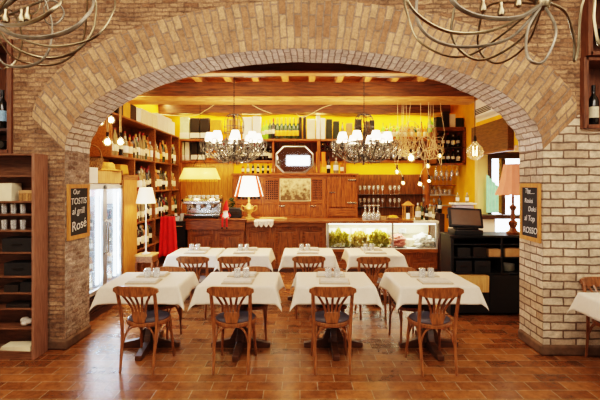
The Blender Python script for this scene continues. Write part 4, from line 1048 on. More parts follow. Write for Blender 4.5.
# ------------------------------------------------------------------ back bar: old wooden cold cabinet
YB = 9.98
cc = thing('cold_cabinet', 'old wooden panelled cold cabinet behind the bar with latch door', 'cabinet', (0, YB, 0))
x0, xm, x1 = -1.56, .63, 1.33
m = MB(); m.box(x0, x1, .03, .46, 0, 2.04); m.build('carcass', 'oldfridge', cc)
m = MB(); m.box(x0-.03, x1+.03, -.03, .47, 2.03, 2.075); m.build('top_board', 'oldfridgex', cc, bevel=.006)
for z0, z1 in ((1.93, 2.03), (1.36, 1.45), (1.03, 1.09)): m = MB(); m.box(x0, xm, .0, .03, z0, z1); m.build('cross_rail', 'oldfridgex', cc, bevel=.004)
for x in (x0+.04, -.86, -.46, .24, .56): m = MB(); m.box(x-.045, x+.045, -.003, .03, 1.03, 1.95); m.build('stile', 'oldfridge', cc, bevel=.004)
def lattice(a, b, z0, z1):
    m = MB(); n = 6; w = (b-a)/n; k = int((z1-z0)/w)
    for i in range(n+1): m.box(a+i*w-.007, a+i*w+.007, .005, .02, z0, z1)
    for j in range(k+1): m.box(a, b, .0, .015, z0+j*w-.007, z0+j*w+.007)
    m.build('lattice', 'oldfridge', cc)
    m = MB(); m.box(a, b, .022, .031, z0, z1); m.build('lattice_backing', 'boxblack', cc)
lattice(-.81, -.51, 1.46, 1.92); lattice(.285, .515, 1.46, 1.92); lattice(-1.46, -.91, 1.46, 1.92)
for k, (a, b) in enumerate(((-1.50, -.90), (-.82, -.12), (-.10, .60))):
    m = MB(); m.box(a, b, .005, .03, 1.10, 1.35); d = m.build('drop_door', 'oldfridge', cc, bevel=.004)
    m = MB(); m.box((a+b)/2-.02 if k else a+.3, (a+b)/2+.13 if k else a+.42, -.012, .005, 1.30, 1.325); m.build('latch', 'steel', d, bevel=.004)
m = MB(); m.box(xm+.05, x1-.04, -.012, .03, 1.29, 1.99); d = m.build('door', 'oldfridge', cc, bevel=.008)
m = MB(); m.box(xm+.05, xm+.19, -.03, -.012, 1.62, 1.645); m.ball((xm+.17, -.04, 1.632), .02); m.build('latch', 'steel', d)
for z in (1.37, 1.90): m = MB(); m.box(x1-.22, x1-.02, -.026, -.010, z, z+.03); m.build('hinge', 'steel', d, bevel=.004)
m = MB(); m.box(xm+.05, x1-.04, -.010, .03, 1.08, 1.26); m.build('drawer', 'oldfridgex', cc, bevel=.006)
for x in (xm+.02, x1-.015): m = MB(); m.box(x-.025, x+.025, -.008, .03, 1.03, 2.03); m.build('stile', 'oldfridge', cc, bevel=.004)
pic = thing('sepia_print', 'sepia print of a crowd pinned on the wooden cold cabinet', 'picture', (-.11, YB-.005, 1.44))
m = MB(); m.box(-.345, .345, -.008, 0, 0, .50); m.build('print_sheet', 'sepia', pic)
m = MB(); m.box(-.36, -.345, -.012, 0, -.01, .51); m.box(.345, .36, -.012, 0, -.01, .51); m.box(-.36, .36, -.012, 0, .5, .512); m.box(-.36, .36, -.012, 0, -.012, 0); m.build('border', 'paper', pic)
# octagonal mirror
mr = thing('octagonal_mirror', 'octagonal mirror in a silver frame leaning on the cold cabinet top', 'mirror', (PX(294.5, 9.96), 9.97, 2.076)); mr.rotation_euler = (math.radians(-.3), 0, 0)
oc = lambda w, h, c: [(-w+c, 0), (w-c, 0), (w, c), (w, h-c), (w-c, h), (-w+c, h), (-w, h-c), (-w, c)]
m = MB(); m.prism([(a, b+.03) for a, b in oc(.415, .585, .174)], -.012, 0, 'y'); m.build('mirror_glass', 'mirror', mr, bevel=.006, smooth=False)
m = MB(); A = oc(.445, .63, .185); B = [(a, b+.03) for a, b in oc(.41, .58, .172)]
for i in range(8):
    j = (i+1) % 8
    m.add([(A[i][0], 0, A[i][1]), (A[j][0], 0, A[j][1]), (B[j][0], -.02, B[j][1]), (B[i][0], -.02, B[i][1])], [(0, 1, 2, 3)])
    m.add([(A[i][0], 0, A[i][1]), (A[j][0], 0, A[j][1]), (A[j][0], .015, A[j][1]), (A[i][0], .015, A[i][1])], [(0, 1, 2, 3)])
m.build('silver_frame', 'alu', mr, smooth=False)
# ------------------------------------------------------------------ back shelving
bs_ = thing('back_bar_shelving', 'wooden bottle shelving across the back wall above the bar', 'shelving', (0, 10.05, 0))
m = MB(); m.box(-2.82, 3.0, 0, .42, 2.83, 2.88); m.build('shelf', 'shelfwoodx', bs_, bevel=.005)
m = MB(); m.box(-2.82, -.64, .02, .42, 2.33, 2.38); m.build('shelf', 'shelfwoodx', bs_, bevel=.005)
m = MB(); m.box(1.06, 3.0, .02, .42, 2.33, 2.38); m.build('shelf', 'shelfwoodx', bs_, bevel=.005)
for x, z in ((-2.80, 1.06), (-.63, 2.08), (.44, 2.08), (1.06, 2.08), (3.0, 1.06)): m = MB(); m.box(x-.02, x+.02, .02, .42, z, 2.83); m.build('upright', 'oldfridge', bs_, bevel=.003)
m = MB(); m.box(.40, .475, -.0, .03, 2.08, 2.83); m.build('front_post', 'oldfridge', bs_)
m = MB(); m.box(-.62, .42, .40, .42, 2.08, 2.83); m.box(.46, 3.0, .40, .42, 2.38, 2.83); m.box(-2.8, -.64, .40, .42, 2.38, 2.83); m.build('back_panel', 'barwood', bs_)
m = MB(); m.box(1.36, 3.0, .40, .42, 1.06, 2.06); m.build('back_panel', 'barwood', bs_)
for z in (1.575, 1.27): m = MB(); m.box(1.36, 3.0, .18, .40, z-.012, z); m.build('glass_shelf', 'blackmatte', bs_)
kb = thing('back_counter', 'low wooden counter standing under the glass shelves behind the bar', 'counter', (1.37, 9.98, 0))
m = MB(); m.box(0, 1.6, .02, .46, 0, 1.0); m.build('cabinet_body', 'barwood', kb); m = MB(); m.box(-.01, 1.62, 0, .47, 1.0, 1.04); m.build('counter_top', 'barwoodx', kb)
kb2 = thing('back_counter', 'low wooden counter standing behind the espresso machine', 'counter', (-2.78, 9.98, 0))
m = MB(); m.box(0, 1.2, .02, .46, 0, 1.0); m.build('cabinet_body', 'barwood', kb2); m = MB(); m.box(-.01, 1.2, 0, .47, 1.0, 1.04); m.build('counter_top', 'barwoodx', kb2)
m = MB(); m.box(-2.8, -1.62, 10.45, 10.49, 1.04, 2.33); struct(m.build('trim_20', wood('wall_panelling', S(170,104,32), S(206,140,56), 'z', .5, planks=('X', .11)), smooth=False))
# top row along the back
TOPN = 'boxes along the top back shelf'
seq = [(181,190,117,'boxmint','mint'),(191,200,118,'boxblack','black'),(201,210,118,'boxblack','black'),(211,222,120,'boxamber','amber'),(243,252,117,'boxwhite','white'),(253,261,116,'boxwhite','white'),
       (299,302,117,'boxblack','black'),(303,306,116,'boxblack','black'),(307,315,119,'paper','cream'),(316,320,115,'boxwhite','white'),(320.5,325,118,'boxwhite','white'),(326,332,119,'boxgreen','dark green'),(333,339,121,'boxgreen','dark green'),
       (346,352,123,'tan','tan'),(355,361,119,'boxblack','black'),(365,368.5,121,'darkwood','brown'),(369.5,374,120,'boxblack','black')]
for i, (a, b, t, mt, cn) in enumerate(seq):
    y = 10.2
    sbox('gift_box', '%s bottle box, %s box from the left on the top back shelf' % (cn, ORD[i+1]), PX(a, y), PX(b, y), y-.09, y+.09, 2.881, (139-t)*y/F, mt, TOPN, 'labwhite' if mt in ('boxblack', 'boxmint') and i < 4 else None)
wc = thing('wooden_wine_case', 'pale wooden slatted wine case standing on end on top back shelf', 'crate', (PX(234, 10.2), 10.2, 2.881))
m = MB(); m.box(-.15, .15, -.08, .09, 0, .47); m.build('case_body', 'boxamber', wc, bevel=.005)
for z in (0, .15, .30, .44): m = MB(); m.box(-.155, .155, -.095, -.08, z, z+.035); m.build('cross_slat', 'tancrate', wc)
for x in (-.13, 0, .13): m = MB(); m.box(x-.02, x+.02, -.10, -.08, 0, .475); m.build('upright_slat', 'tancrate', wc)
tb = [(263.5,'bright',1.3),(266.5,'bright',1.45),(270,'green',1.5),(273.5,'dark',1.6)]+[(277.5+i*4.1,'champ',1.62) for i in range(6)]+[(342.5,'clearc',1.2)]+[(383+i*3.6,['bright','amber'][i % 2],1.25) for i in range(6)]+[(405+i*3.3,['amber','amberw','amber','champ'][i % 4],1.25) for i in range(9)]
cnt_ = {}
for i, (px, k, sc) in enumerate(tb):
    cnt_[k] = cnt_.get(k, 0)+1
    bottle(k, (PX(px, 10.2), 10.2, 2.881), ', %s such from the left on the top back shelf' % ORD[cnt_[k]], 'bottles on the top back shelf', sc)
# second row
s2 = [(181,185,142,'boxmint','mint'),(186,190,144,'boxwhite','white'),(192,198,143,'boxblack','black'),(199,205,144,'boxblack','black')]
for i, (a, b, t, mt, cn) in enumerate(s2):
    sbox('gift_box', '%s bottle box, %s from the left on the second back shelf' % (cn, ORD[i+1]), PX(a, 10.25), PX(b, 10.25), 10.16, 10.34, 2.381, .44, mt, 'boxes on the second back shelf', 'labwhite')
for i in range(17):
    bottle(['amber','amberw','amber','clear','dark','clearc','black','clear','amber','dark','darkw','black','dark','dark','darkw','dark','black'][i], (PX(208+i*3.9, 10.25), 10.25, 2.381), ', %s from the left on the second back shelf' % ORD[i+1], 'bottles on the second back shelf', random.uniform(1.2, 1.35))
for i in range(7):
    bottle(['amber','clear','dark','black','green','dark','amber'][i], (PX(243+i*5, 10.15), 10.15, 2.078), ', %s from the left under the second back shelf' % ORD[i+1], 'bottles on the left of the cold cabinet top', .80)
for i, (px, k, sc) in enumerate(((318, 'amberw', 1.45), (322.5, 'amberw', 1.5), (328.5, 'darkw', 1.25), (336, 'clear', 1.35), (342, 'amber', 1.0), (349, 'clearc', .95))):
    if 326 < px < 345: bottle(k, (PX(px, 10.08), 10.08, 2.078), ', %s from the left on cold cabinet right of orange tubes' % ORD[i-1], 'bottles on the cold cabinet right of the mirror', sc)
for i, px in enumerate((318.3, 323.5)):
    sbox('gift_box', 'tall orange bottle tube right of the mirror, %s of the two' % ['left', 'right'][i], PX(px-2, 10.08), PX(px+2, 10.08), 10.06, 10.15, 2.078, .50, 'orangetube', 'tall orange tubes right of the mirror', 'labyellow')
rk = thing('bottle_rack', 'dark wooden lattice bottle rack hung right of the mirror under top shelf', 'rack', (PX(333, 10.15)-.02, 10.08, 2.605))
m = MB()
for i in range(6): m.box(-.28+i*.112-.008, -.28+i*.112+.008, 0, .3, 0, .222)
for j in range(3): m.box(-.288, .288, 0, .3, j*.105, j*.105+.014)
m.build('rack_lattice', 'darkwood', rk)
for j in range(2):
    for i in range(5):
        k = ['dark', 'green', 'darkw', 'black'][(i*3+j) % 4]
        bottle(k, (PX(333, 10.15)-.244+i*.112, 10.40, 2.605+.057+j*.105), ', %s from the left in %s row of the bottle rack' % (ORD[i+1], ['bottom', 'top'][j]), 'bottles lying in the rack', .98, (PI/2, 0, 0))
for r in range(2):
    for i in range(12):
        dupm(ME_wine, 'wine_glass', 'hanging wine glass, %s from the left in the %s row below the top shelf' % (ORD[i+1], ['front', 'back'][r]), 'glass', (PX(350+i*6.2, 10.2)+.04*r, 10.12+.16*r, 2.828), 0, 'wine glasses hanging upside down at the back', (PI, 0, 0), 1.5)
for i in range(14):
    bottle(['clear', 'dark', 'amber', 'clearc', 'black'][i % 5], (PX(349+i*5.6, 10.28), 10.26, 2.381), ', %s from left on the second shelf behind hanging glasses' % ORD[i+1], 'small bottles behind the hanging glasses', .80)
for r, z in enumerate((1.576, 1.271)):
    for i, px in enumerate((360, 364.5, 369, 373.5, 378, 382.5, 390, 394.5, 399, 424, 429, 434, 439)):
        dupm(ME_wine, 'wine_glass', 'wine glass, %s from the left on the %s glass shelf behind the bar' % (ORD[i+1], ['upper', 'lower'][r]), 'glass', (PX(px, 10.32), 10.32, z), 0, 'wine glasses on the glass shelves', None, .85)
# tall dark cabinet with bottles at the right
tc_ = thing('wine_cabinet', 'dark wooden wall cabinet holding tilted wine bottles at the right', 'cabinet', (3.04, 9.60, 2.26))
for a, b, c, d in ((0, .03, 0, .80), (.63, .66, 0, .80), (0, .66, 0, .04), (0, .66, .76, .84)): m = MB(); m.box(a, b, 0, .5, c, d); m.build('cabinet_board', 'barwoodx', tc_, bevel=.003)
m = MB(); m.box(0, .66, .48, .5, 0, .8); m.build('back_panel', 'barwood', tc_)
m = MB(); m.box(.03, .63, .05, .48, .38, .40); m.build('shelf', 'darkwood', tc_)
for r in range(2):
    for i in range(5):
        o = bottle(['dark', 'green', 'darkw', 'dark', 'black'][(i+r) % 5], (3.13+i*.115, 9.76, 2.302+r*.36), ', %s from left on the %s level of right cabinet' % (ORD[i+1], ['lower', 'upper'][r]), 'bottles in the right wall cabinet', 1.05)
for i, (a, b, h, mt, cn) in enumerate(((3.06, 3.20, .24, 'boxgreen', 'dark green'), (3.22, 3.36, .36, 'boxblack', 'black'), (3.38, 3.50, .30, 'paper', 'cream'), (3.52, 3.68, .22, 'boxgreen', 'dark green'))):
    sbox('gift_box', '%s box, %s from the left on top of the right wall cabinet' % (cn, ORD[i+1]), a, b, 9.68, 9.86, 3.10, h, mt, 'boxes on the right wall cabinet')
for i in range(3):
    o = bottle('bright', (PX(431+i*4, 9.9), 9.95, 3.02+.0*i), ', %s of three lit ones left of the right cabinet' % ORD[i+1], 'green bottles left of the right cabinet', 1.2)
br_ = thing('wall_bracket_shelf', 'small wooden bracket shelf under the three lit green bottles', 'shelf', (PX(435, 9.95), 9.85, 2.98))
m = MB(); m.box(-.12, .10, 0, .22, .0, .04); m.build('shelf_board', 'shelfwoodx', br_); m = MB(); m.box(-.02, .02, .02, .2, -.12, 0); m.build('bracket', 'shelfwoodx', br_)
gs = thing('wall_glass_rack', 'small yellow wall shelves holding glasses at right of the bar', 'shelf', (3.08, 10.2, 1.10))
for z in (.68, .45, .20): m = MB(); m.box(.0, .62, 0, .28, z, z+.02); m.build('shelf', 'shelfwoodx' if z > .6 else 'alu', gs)
m = MB(); m.box(-.03, .0, 0, .29, 0, .95); m.build('side_panel', 'barwood', gs)
for i in range(6): dupm(ME_wine, 'wine_glass', 'wine glass, %s from the left on the right wall rack' % ORD[i+1], 'glass', (3.15+i*.095, 10.33, 1.801), 0, 'glasses on the right wall rack', None, .9)
for i in range(5): dupm(ME_glass, 'tumbler', 'tumbler, %s from the left on the middle right wall rack shelf' % ORD[i+1], 'glass', (3.15+i*.11, 10.33, 1.571), 0, 'tumblers on the right wall rack', None, 1.4)
for i in range(5): dupm(ME_wine, 'wine_glass', 'hanging glass, %s from the left under the right wall cabinet' % ORD[i+1], 'glass', (3.12+i*.12, 9.85, 2.258), 0, 'glasses hanging under the right wall cabinet', (PI, 0, 0), 1.0)
sc_ = thing('kitchen_scale', 'pale grey kitchen scale with white top on the half wall', 'scale', (3.24, 8.57, 1.221))
m = MB(); m.box(-.20, .20, -.11, .11, .0, .20, taper=.92); m.build('scale_body', 'lavender', sc_, bevel=.015); m = MB(); m.box(-.235, .235, -.125, .125, .20, .235); m.build('weighing_pan', 'white', sc_, bevel=.008)
for i, (x, k) in enumerate(((3.14, 'clear'), (3.33, 'clear'))): bottle(k, (x, 8.57, 1.457), ', %s on top of the pale grey scale' % ['left one', 'right one'][i], 'bottles on the scale', .75)
bottle('darkw', (2.92, 8.98, 1.421-.20), ' on the dark post ending the bar', None, 1.15)
# ------------------------------------------------------------------ chandeliers over the room
M['irongrey'] = plain('weathered_iron', S(104,94,80), .5, metal=.5, var=.35, scale=12)
def lamp_chandelier(label, loc, group):
    t = thing('lampshade_chandelier', label, 'chandelier', loc, 0, group)       # origin at ring level h=2.50
    m = MB(); z = .58
    while z < 1.22:
        a = int(round(z/.035)) % 2
        pts = [((.011*math.cos(q) if a else 0), (0 if a else .011*math.cos(q)), z+.024*math.sin(q)) for q in [i*PI/4 for i in range(8)]]
        m.tube(pts, .004, 5, closed=True); z += .036
    m.build('chain', 'irondark', t)
    m = MB()
    for k in range(12):
        a = k*PI/6
        m.tube(bez([(0, 0, .56), (.09*math.cos(a), .09*math.sin(a), .55), (.155*math.cos(a), .155*math.sin(a), .47), (.17*math.cos(a), .17*math.sin(a), .34), (.165*math.cos(a), .165*math.sin(a), .24)], 4), .0045, 5)
    for r, z in ((.17, .34), (.165, .24), (.12, .525)): m.tube([(r*math.cos(q*PI/12), r*math.sin(q*PI/12), z) for q in range(24)], .006, 5, closed=True)
    m.build('cage', 'irondark', t)
    m = MB(); m.lathe([(.012, .56), (.014, .3), (.03, .24), (.014, .18), (.016, -.1), (.045, -.16), (.02, -.24), (.001, -.30)], 12); m.build('stem', 'irondark', t)
    for k in range(8):
        a = k*PI/4+.2; c, s = math.cos(a), math.sin(a)
        P = lambda r, z: (r*c, r*s, z)
        m = MB(); m.tube(bez([P(.02, -.12), P(.14, -.22), P(.27, -.20), P(.36, -.08), P(.40, .02), P(.40, .05)], 5), .008, 6)
        m.tube(bez([P(.02, .0), P(.12, .05), P(.2, -.02), P(.17, -.12), P(.1, -.1), P(.12, -.05)], 4), .006, 5)
        m.tube(bez([P(.36, -.08), P(.30, .0), P(.25, -.06), P(.29, -.12)], 4), .005, 5)
        ar = m.build('arm', 'irondark', t)
        m = MB(); m.lathe([(.035, .0), (.04, .012), (.014, .02), (.012, .09), (.001, .092)], 10, 0, None, P(.40, .04)); m.build('candle_cup', 'irondark', ar)
        m = MB(); m.shell([(.088, .095), (.078, .16), (.055, .235)], 16, 0, None, P(.40, 0)); m.build('lamp_shade', 'shade', ar)
        m = MB(); m.ball(P(.40, .15), .018, 0, 8); m.build('bulb', 'brightbulb', ar)
    rnd = random.Random(5)
    m = MB(); cm = [m, MB(), MB()]
    for k in range(230):
        a = rnd.uniform(0, 2*PI); r = rnd.uniform(.08, .56); z = rnd.uniform(.06, -.14)-.16*(1-r/.56)
        mm = cm[k % 3]; L = rnd.uniform(.03, .06)
        mm.tube([(r*math.cos(a), r*math.sin(a), z+.10), (r*math.cos(a), r*math.sin(a), z)], .0015, 4)
        mm.lathe([(.001, -L), (.014, -L*.55), (.004, 0)], 6, 0, None, (r*math.cos(a), r*math.sin(a), z))
    for mm, mat in zip(cm, ('crystal', 'irongrey', 'irongrey')):
        o = mm.build('crystal_drops', mat, t); o['kind'] = 'stuff'
    m = MB()
    for r, z in ((.43, -.02), (.30, -.17)): m.tube([(r*math.cos(q*PI/16), r*math.sin(q*PI/16), z+.015*math.sin(q*PI/2)) for q in range(32)], .006, 5, closed=True)
    m.build('crystal_ring', 'irondark', t)
    for k in range(16):
        a = k*PI/8+.3; c, s = math.cos(a), math.sin(a); Q = lambda r, z: (r*c, r*s, z)
        m = MB(); m.tube(bez([Q(.06, -.20), Q(.24, -.26), Q(.42, -.16), Q(.55, -.02), Q(.56, .08), Q(.49, .10), Q(.46, .03), Q(.50, -.02)], 4), .0065, 5)
        m.tube(bez([Q(.10, .10), Q(.24, .09), Q(.33, .0), Q(.28, -.08), Q(.20, -.04), Q(.24, .02)], 4), .0055, 5)
        m.build('scroll', 'irongrey', t)
    return t
CY = 7.30; CZ = 2.46
ch = lamp_chandelier('chandelier with white lampshades and crystal drops, left of the pair', (PX(234, CY), CY, CZ), 'chandeliers with lampshades over the room')
dup(ch, 'chandelier with white lampshades and crystal drops, right of the pair', (PX(364, CY), CY, CZ), .15, 'chandeliers with lampshades over the room')
for px, ro in ((234, 0), (364, .15)):
    for k in range(8):
        a = k*PI/4+.2+ro; point('chandelier_light', (PX(px, CY)+.40*math.cos(a), CY+.40*math.sin(a), CZ+.21), 9, WARM2, .03)
point('pendant_light', (PX(411, 8.05), 8.05, PZ(158, 8.05)), 20, WARM, .05); point('pendant_light', (PX(420, 8.1), 8.1, PZ(184, 8.1)), 12, WARM, .03)
for px, py, Y in ((100, 122, 6.0), (111, 120, 6.3), (107.5, 142, 5.9), (120.5, 142, 6.15)): point('pendant_light', (PX(px, Y), Y, PZ(py, Y)), 7, WARM, .04)
# ------------------------------------------------------------------ pendants
def pendant(label, px, py, Y, ztop, r, lit, group, bend=0, cordmat='cordwhite', cr=.006):
    X, Z = PX(px, Y), PZ(py, Y); t = thing('bulb_pendant', label, 'pendant lamp', (X, Y, Z), 0, group)
    zt = ztop-Z; zs = r*1.42+.04
    m = MB()
    if bend: m.tube(bez([(0, 0, zs), (bend*.3, .03, zs+.12), (bend, 0, zs+.30), (bend*.6, -.04, zs+.5), (bend*.2, 0, zs+.75 if zs+.75 < zt else zt*.8), (bend*.1, 0, zt)], 6), .0042, 6)
    else: m.tube([(0, 0, zs), (0, 0, zt)], cr, 6)
    m.build('cord', cordmat, t)
    m = MB(); m.lathe([(.018, zs-.07), (.021, zs-.04), (.019, zs), (.006, zs+.03)], 12); m.build('socket', 'irondark', t)
    m = MB(); m.lathe([(.001, -r), (r*.5, -r*.87), (r*.87, -r*.5), (r, 0), (r*.87, r*.5), (r*.58, r*.82), (r*.32, r*1.08), (.019, zs-.05)], 20)
    m.build('bulb', 'bulb', t)
    m = MB()
    if lit == 2: m.ball((0, 0, 0), r*.62, 0, 8); m.build('filament', 'brightbulb', t)
    else:
        for k in range(4):
            a = k*PI/2; m.tube([(.25*r*math.cos(a), .25*r*math.sin(a), -r*.45), (.3*r*math.cos(a+.5), .3*r*math.sin(a+.5), r*.7)], .0022, 4)
        m.build('filament', 'filament', t)
    return t
pendant('large round filament bulb pendant hanging alone before the right alcove', 475, 152, 5.75, 3.98, .11, 1, None, 0, 'irondark')
GP = 'bulb pendants above the drinks fridge'
for i, (px, py, l, d) in enumerate(((100, 122, 2, 'higher left one'), (111, 120, 2, 'higher right one'), (107.5, 142, 2, 'lower left one'), (120.5, 142, 2, 'lower right one'))):
    pendant('glowing bulb pendant over the drinks fridge, '+d, px, py, [6.0, 6.3, 5.9, 6.15][i], 3.98, .062, l, GP, 0, 'rope', .016)
GQ = 'tangled cord bulb pendants at the right of the bar'
for i, (px, py, Y, r, l, bd, d) in enumerate(((411, 158, 8.05, .08, 2, -.10, 'largest glowing bulb inside the tangle'), (420, 184, 8.1, .045, 2, .12, 'lowest glowing bulb'), (403, 183, 8.2, .045, 1, -.16, 'clear bulb lower left'), (397, 172, 8.15, .05, 1, .10, 'clear bulb far left'), (429, 181, 8.05, .038, 2, -.09, 'small glowing bulb lower right'), (428, 166, 8.2, .05, 1, .14, 'clear bulb upper right'), (440, 156, 8.1, .045, 1, .08, 'clear bulb far right'))):
    pendant('bulb pendant on looping pale cord right of bar, '+d, px, py, Y, 3.362, r, l, GQ, bd, 'cordwhite')
for i, (px, py, R, d) in enumerate(((405, 141, .26, 'larger'), (432, 146, .17, 'smaller'))):
    rnd = random.Random(30+i); Y = 8.18
    t = thing('cord_tangle', '%s loose tangle of pale rope hanging from the beam right of bar' % d, 'rope', (PX(px, Y), Y, PZ(py, Y)))
    m = MB()
    for k in range(20 if i == 0 else 11):
        a, b = rnd.uniform(0, PI), rnd.uniform(-.8, .8); rr = R*rnd.uniform(.35, 1); ox, oz = rnd.uniform(-.14, .14), rnd.uniform(-.16, .10)
        pts = []
        for q in range(22):
            p = 2*PI*q/22; w = 1+.22*math.sin(2*p+k*1.7)+.12*math.sin(3*p+k)
            v = Vector((rr*w*math.cos(p), 0, rr*1.15*w*math.sin(p))); v.rotate(Matrix.Rotation(a, 3, 'Z')); v.rotate(Matrix.Rotation(b, 3, 'X'))
            pts.append((v.x+ox, v.y*.6, v.z+oz))
        m.tube(pts, .0055, 5, closed=True)
    m.build('rope_loops', 'cordwhite' if i else 'rope', t)
    m = MB()
    for k in (-1, 1): m.tube(bez([(k*.05, 0, R*.8), (k*.03, 0, .5), (k*.02, 0, 3.362-PZ(py, Y))], 4), .004, 5)
    m.build('hanging_cord', 'cordwhite', t)
def cable(label, pts):
    m = MB(); m.tube(bez(pts, 8), .008, 5); tag(m.build('cable', 'cordwhite'), label, 'cable')
cable('pale cable swagging left from the big ceiling beam', [(PX(216, 8.5), 8.3, 3.362), (PX(206, 8.9), 8.9, PZ(110, 8.9)), (PX(192, 9.4), 9.4, PZ(116, 9.4)), (-3.29, 9.7, PZ(114, 9.7))])
cable('pale cable swagging between the two lampshade chandeliers', [(PX(332, 8.3), 8.3, 3.362), (PX(322, 8.8), 8.8, PZ(108, 8.8)), (PX(304, 9.4), 9.4, PZ(117, 9.4)), (PX(296, 10.02), 10.02, 3.465)])
cable('pale cable hanging right of the left lampshade chandelier', [(PX(252, 8.3), 8.3, 3.362), (PX(262, 8.8), 8.8, PZ(110, 8.8)), (PX(272, 10.02), 10.02, 3.465)])
# ------------------------------------------------------------------ iron ribbon chandeliers in the front room
def iron(label, hub, Y, loops, small):
    HX, HZ = PX(hub[0], Y), PZ(hub[1], Y)
    t = thing('iron_ribbon_chandelier', label, 'chandelier', (HX, Y, HZ), 0, 'iron ribbon chandeliers in the front room')
    for q_, (pts, dy, r) in enumerate(loops):
        m = MB(); n = len(pts); P = []
        for i, (a, b) in enumerate(pts):
            y = Y+dy*math.sin(PI*i/(n-1)); P.append((PX(a, y)-HX, y-Y, PZ(b, y)-HZ))
        m.tube(bez(P, 9), r*.82, 8, flat=.5, flatdir=(.3, .8, .5)); m.build('ribbon_loop', 'irongrey' if q_ % 3 == 1 else 'iron', t)
    for (a, b) in small:
        m = MB(); y = Y-.05; m.lathe([(.001, -.03), (.022, -.015), (.024, .01), (.012, .04), (.012, .07)], 10, 0, None, (PX(a, y)-HX, y-Y, PZ(b, y)-HZ)); m.build('lamp_holder', 'iron', t)
    m = MB(); m.tube([(0, 0, -.02), (0, 0, 4.4-HZ)], .014, 8); m.build('hanging_rod', 'iron', t)
    m = MB(); m.lathe([(.001, -.06), (.04, -.04), (.05, 0), (.04, .05), (.012, .08)], 14); m.build('hub', 'iron', t)
    return t
iron('silvery iron ribbon loop chandelier cut by the top right of the photo', (543, 2), 2.9, [
    ([(543,2),(500,28),(455,33),(420,17),(405,-8),(415,-40),(470,-50),(543,2)], -.35, .012),
    ([(543,2),(510,38),(462,47),(428,36),(416,10),(430,-25),(490,-40),(543,2)], -.1, .013),
    ([(543,4),(520,40),(482,60),(457,47),(452,22),(470,-15),(543,4)], .15, .011),
    ([(543,4),(527,44),(500,63),(482,55),(478,36),(490,5),(543,4)], .3, .010),
    ([(543,4),(556,30),(545,60),(532,62),(526,50),(529,26),(543,4)], -.3, .011),
    ([(545,2),(565,12),(574,40),(574,61),(578,50),(581,10),(590,-30),(545,2)], .1, .011),
    ([(545,0),(590,-10),(594,20),(600,46),(612,40),(610,0),(545,0)], -.2, .012),
    ([(545,2),(520,17),(482,17),(455,4),(450,-20),(480,-50),(545,2)], -.4, .016),
    ([(543,2),(470,55),(425,46),(409,20),(407,-15),(450,-60),(543,2)], .35, .010)],
    [(483, 9), (501, 13), (518, 4)])
iron('brassy iron ribbon loop chandelier cut by the top left of the photo', (-8, 18), 2.9, [
    ([(-8,18),(18,37),(45,46),(72,45),(95,37),(109,20),(114,-5),(90,-50),(-8,18)], -.3, .009),
    ([(-8,20),(8,33),(36,38),(66,32),(85,18),(93,-4),(70,-50),(-8,20)], -.4, .016),
    ([(-8,20),(12,46),(42,58),(68,55),(86,42),(95,22),(90,-8),(40,-40),(-8,20)], .1, .012),
    ([(-8,22),(10,55),(38,65),(62,62),(80,46),(86,20),(78,-10),(-8,22)], .3, .010),
    ([(-8,22),(0,60),(22,67),(42,60),(51,42),(50,15),(30,-20),(-8,22)], -.15, .011),
    ([(-8,18),(5,25),(28,23),(50,12),(62,-6),(40,-40),(-8,18)], -.5, .014),
    ([(-8,22),(-2,64),(8,67),(18,58),(22,36),(10,10),(-8,22)], .2, .010),
    ([(44,8),(46,22),(56,24),(64,14),(58,3),(48,1),(44,8)], .05, .009),
    ([(-8,10),(20,16),(38,10),(36,-10),(10,-20),(-8,10)], .3, .010)],
    [(6, 20), (22, 20), (28, 18)])
# ------------------------------------------------------------------ right: register desk and what stands on it
dk = thing('register_desk', 'black open shelf desk carrying the till beside the right pier', 'desk', (2.66, 5.98, 0))
def dbox(nm, a, b, c, d, e, f, mat='black', par=dk, bv=.003): m = MB(); m.box(a, b, c, d, e, f); return m.build(nm, mat, par, bevel=bv)
dbox('side_panel', -.56, -.52, 0, .44, 0, 1.09, 'black'); dbox('side_panel', .46, .50, 0, .44, 0, 1.09)
dbox('back_panel', -.52, .46, .42, .44, 0, 1.09); dbox('desk_top', -.58, .52, -.02, .46, 1.09, 1.12)
dbox('shelf', -.52, .46, .01, .42, .80, .82); dbox('shelf', -.52, .46, .01, .42, .58, .60); dbox('shelf', -.52, .46, .01, .42, .985, 1.0)
dbox('lower_door', -.52, -.03, 0, .02, .04, .32); dbox('shelf', -.52, -.02, .01, .42, .32, .34); dbox('divider', -.03, -.01, .01, .42, .04, .58); dbox('lower_door', -.02, .46, 0, .02, .04, .57); dbox('divider', .14, .17, .01, .42, .60, 1.09)
wr = text_obj('Vini', .07, 'grille', dk, Matrix.Translation((.12, -.002, .27)) @ Matrix.Rotation(PI/2, 4, 'X')); wr.name = 'faint_lettering'
for i, (a, b, z, h, mt, nm, lab) in enumerate(((2.64, 2.98-.18, .821, .10, 'tan', 'card_box', 'tan card box on the right of the upper desk shelf'), (2.20, 2.38, .821, .12, 'blackmatte', 'card_box', 'dark box at left of the upper desk shelf'), (2.42, 2.60, .821, .13, 'boxblack', 'card_box', 'dark box in the middle of the upper desk shelf'),
        (2.18, 2.40, .601, .16, 'blackmatte', 'storage_box', 'dark drawer box at left of the lower desk shelf'), (2.44, 2.66, .601, .16, 'blackmatte', 'storage_box', 'dark drawer box beside plates on the lower desk shelf'))):
    cbox(nm, lab, 'box', a, b, 6.0, 6.25, z, h, mt, 'irondark' if 'drawer' in lab else None)
cbox('card_box', 'light brown card box right of the divider on the desk', 'box', 2.87, 3.10, 6.0, 6.25, .821, .11, 'tan')
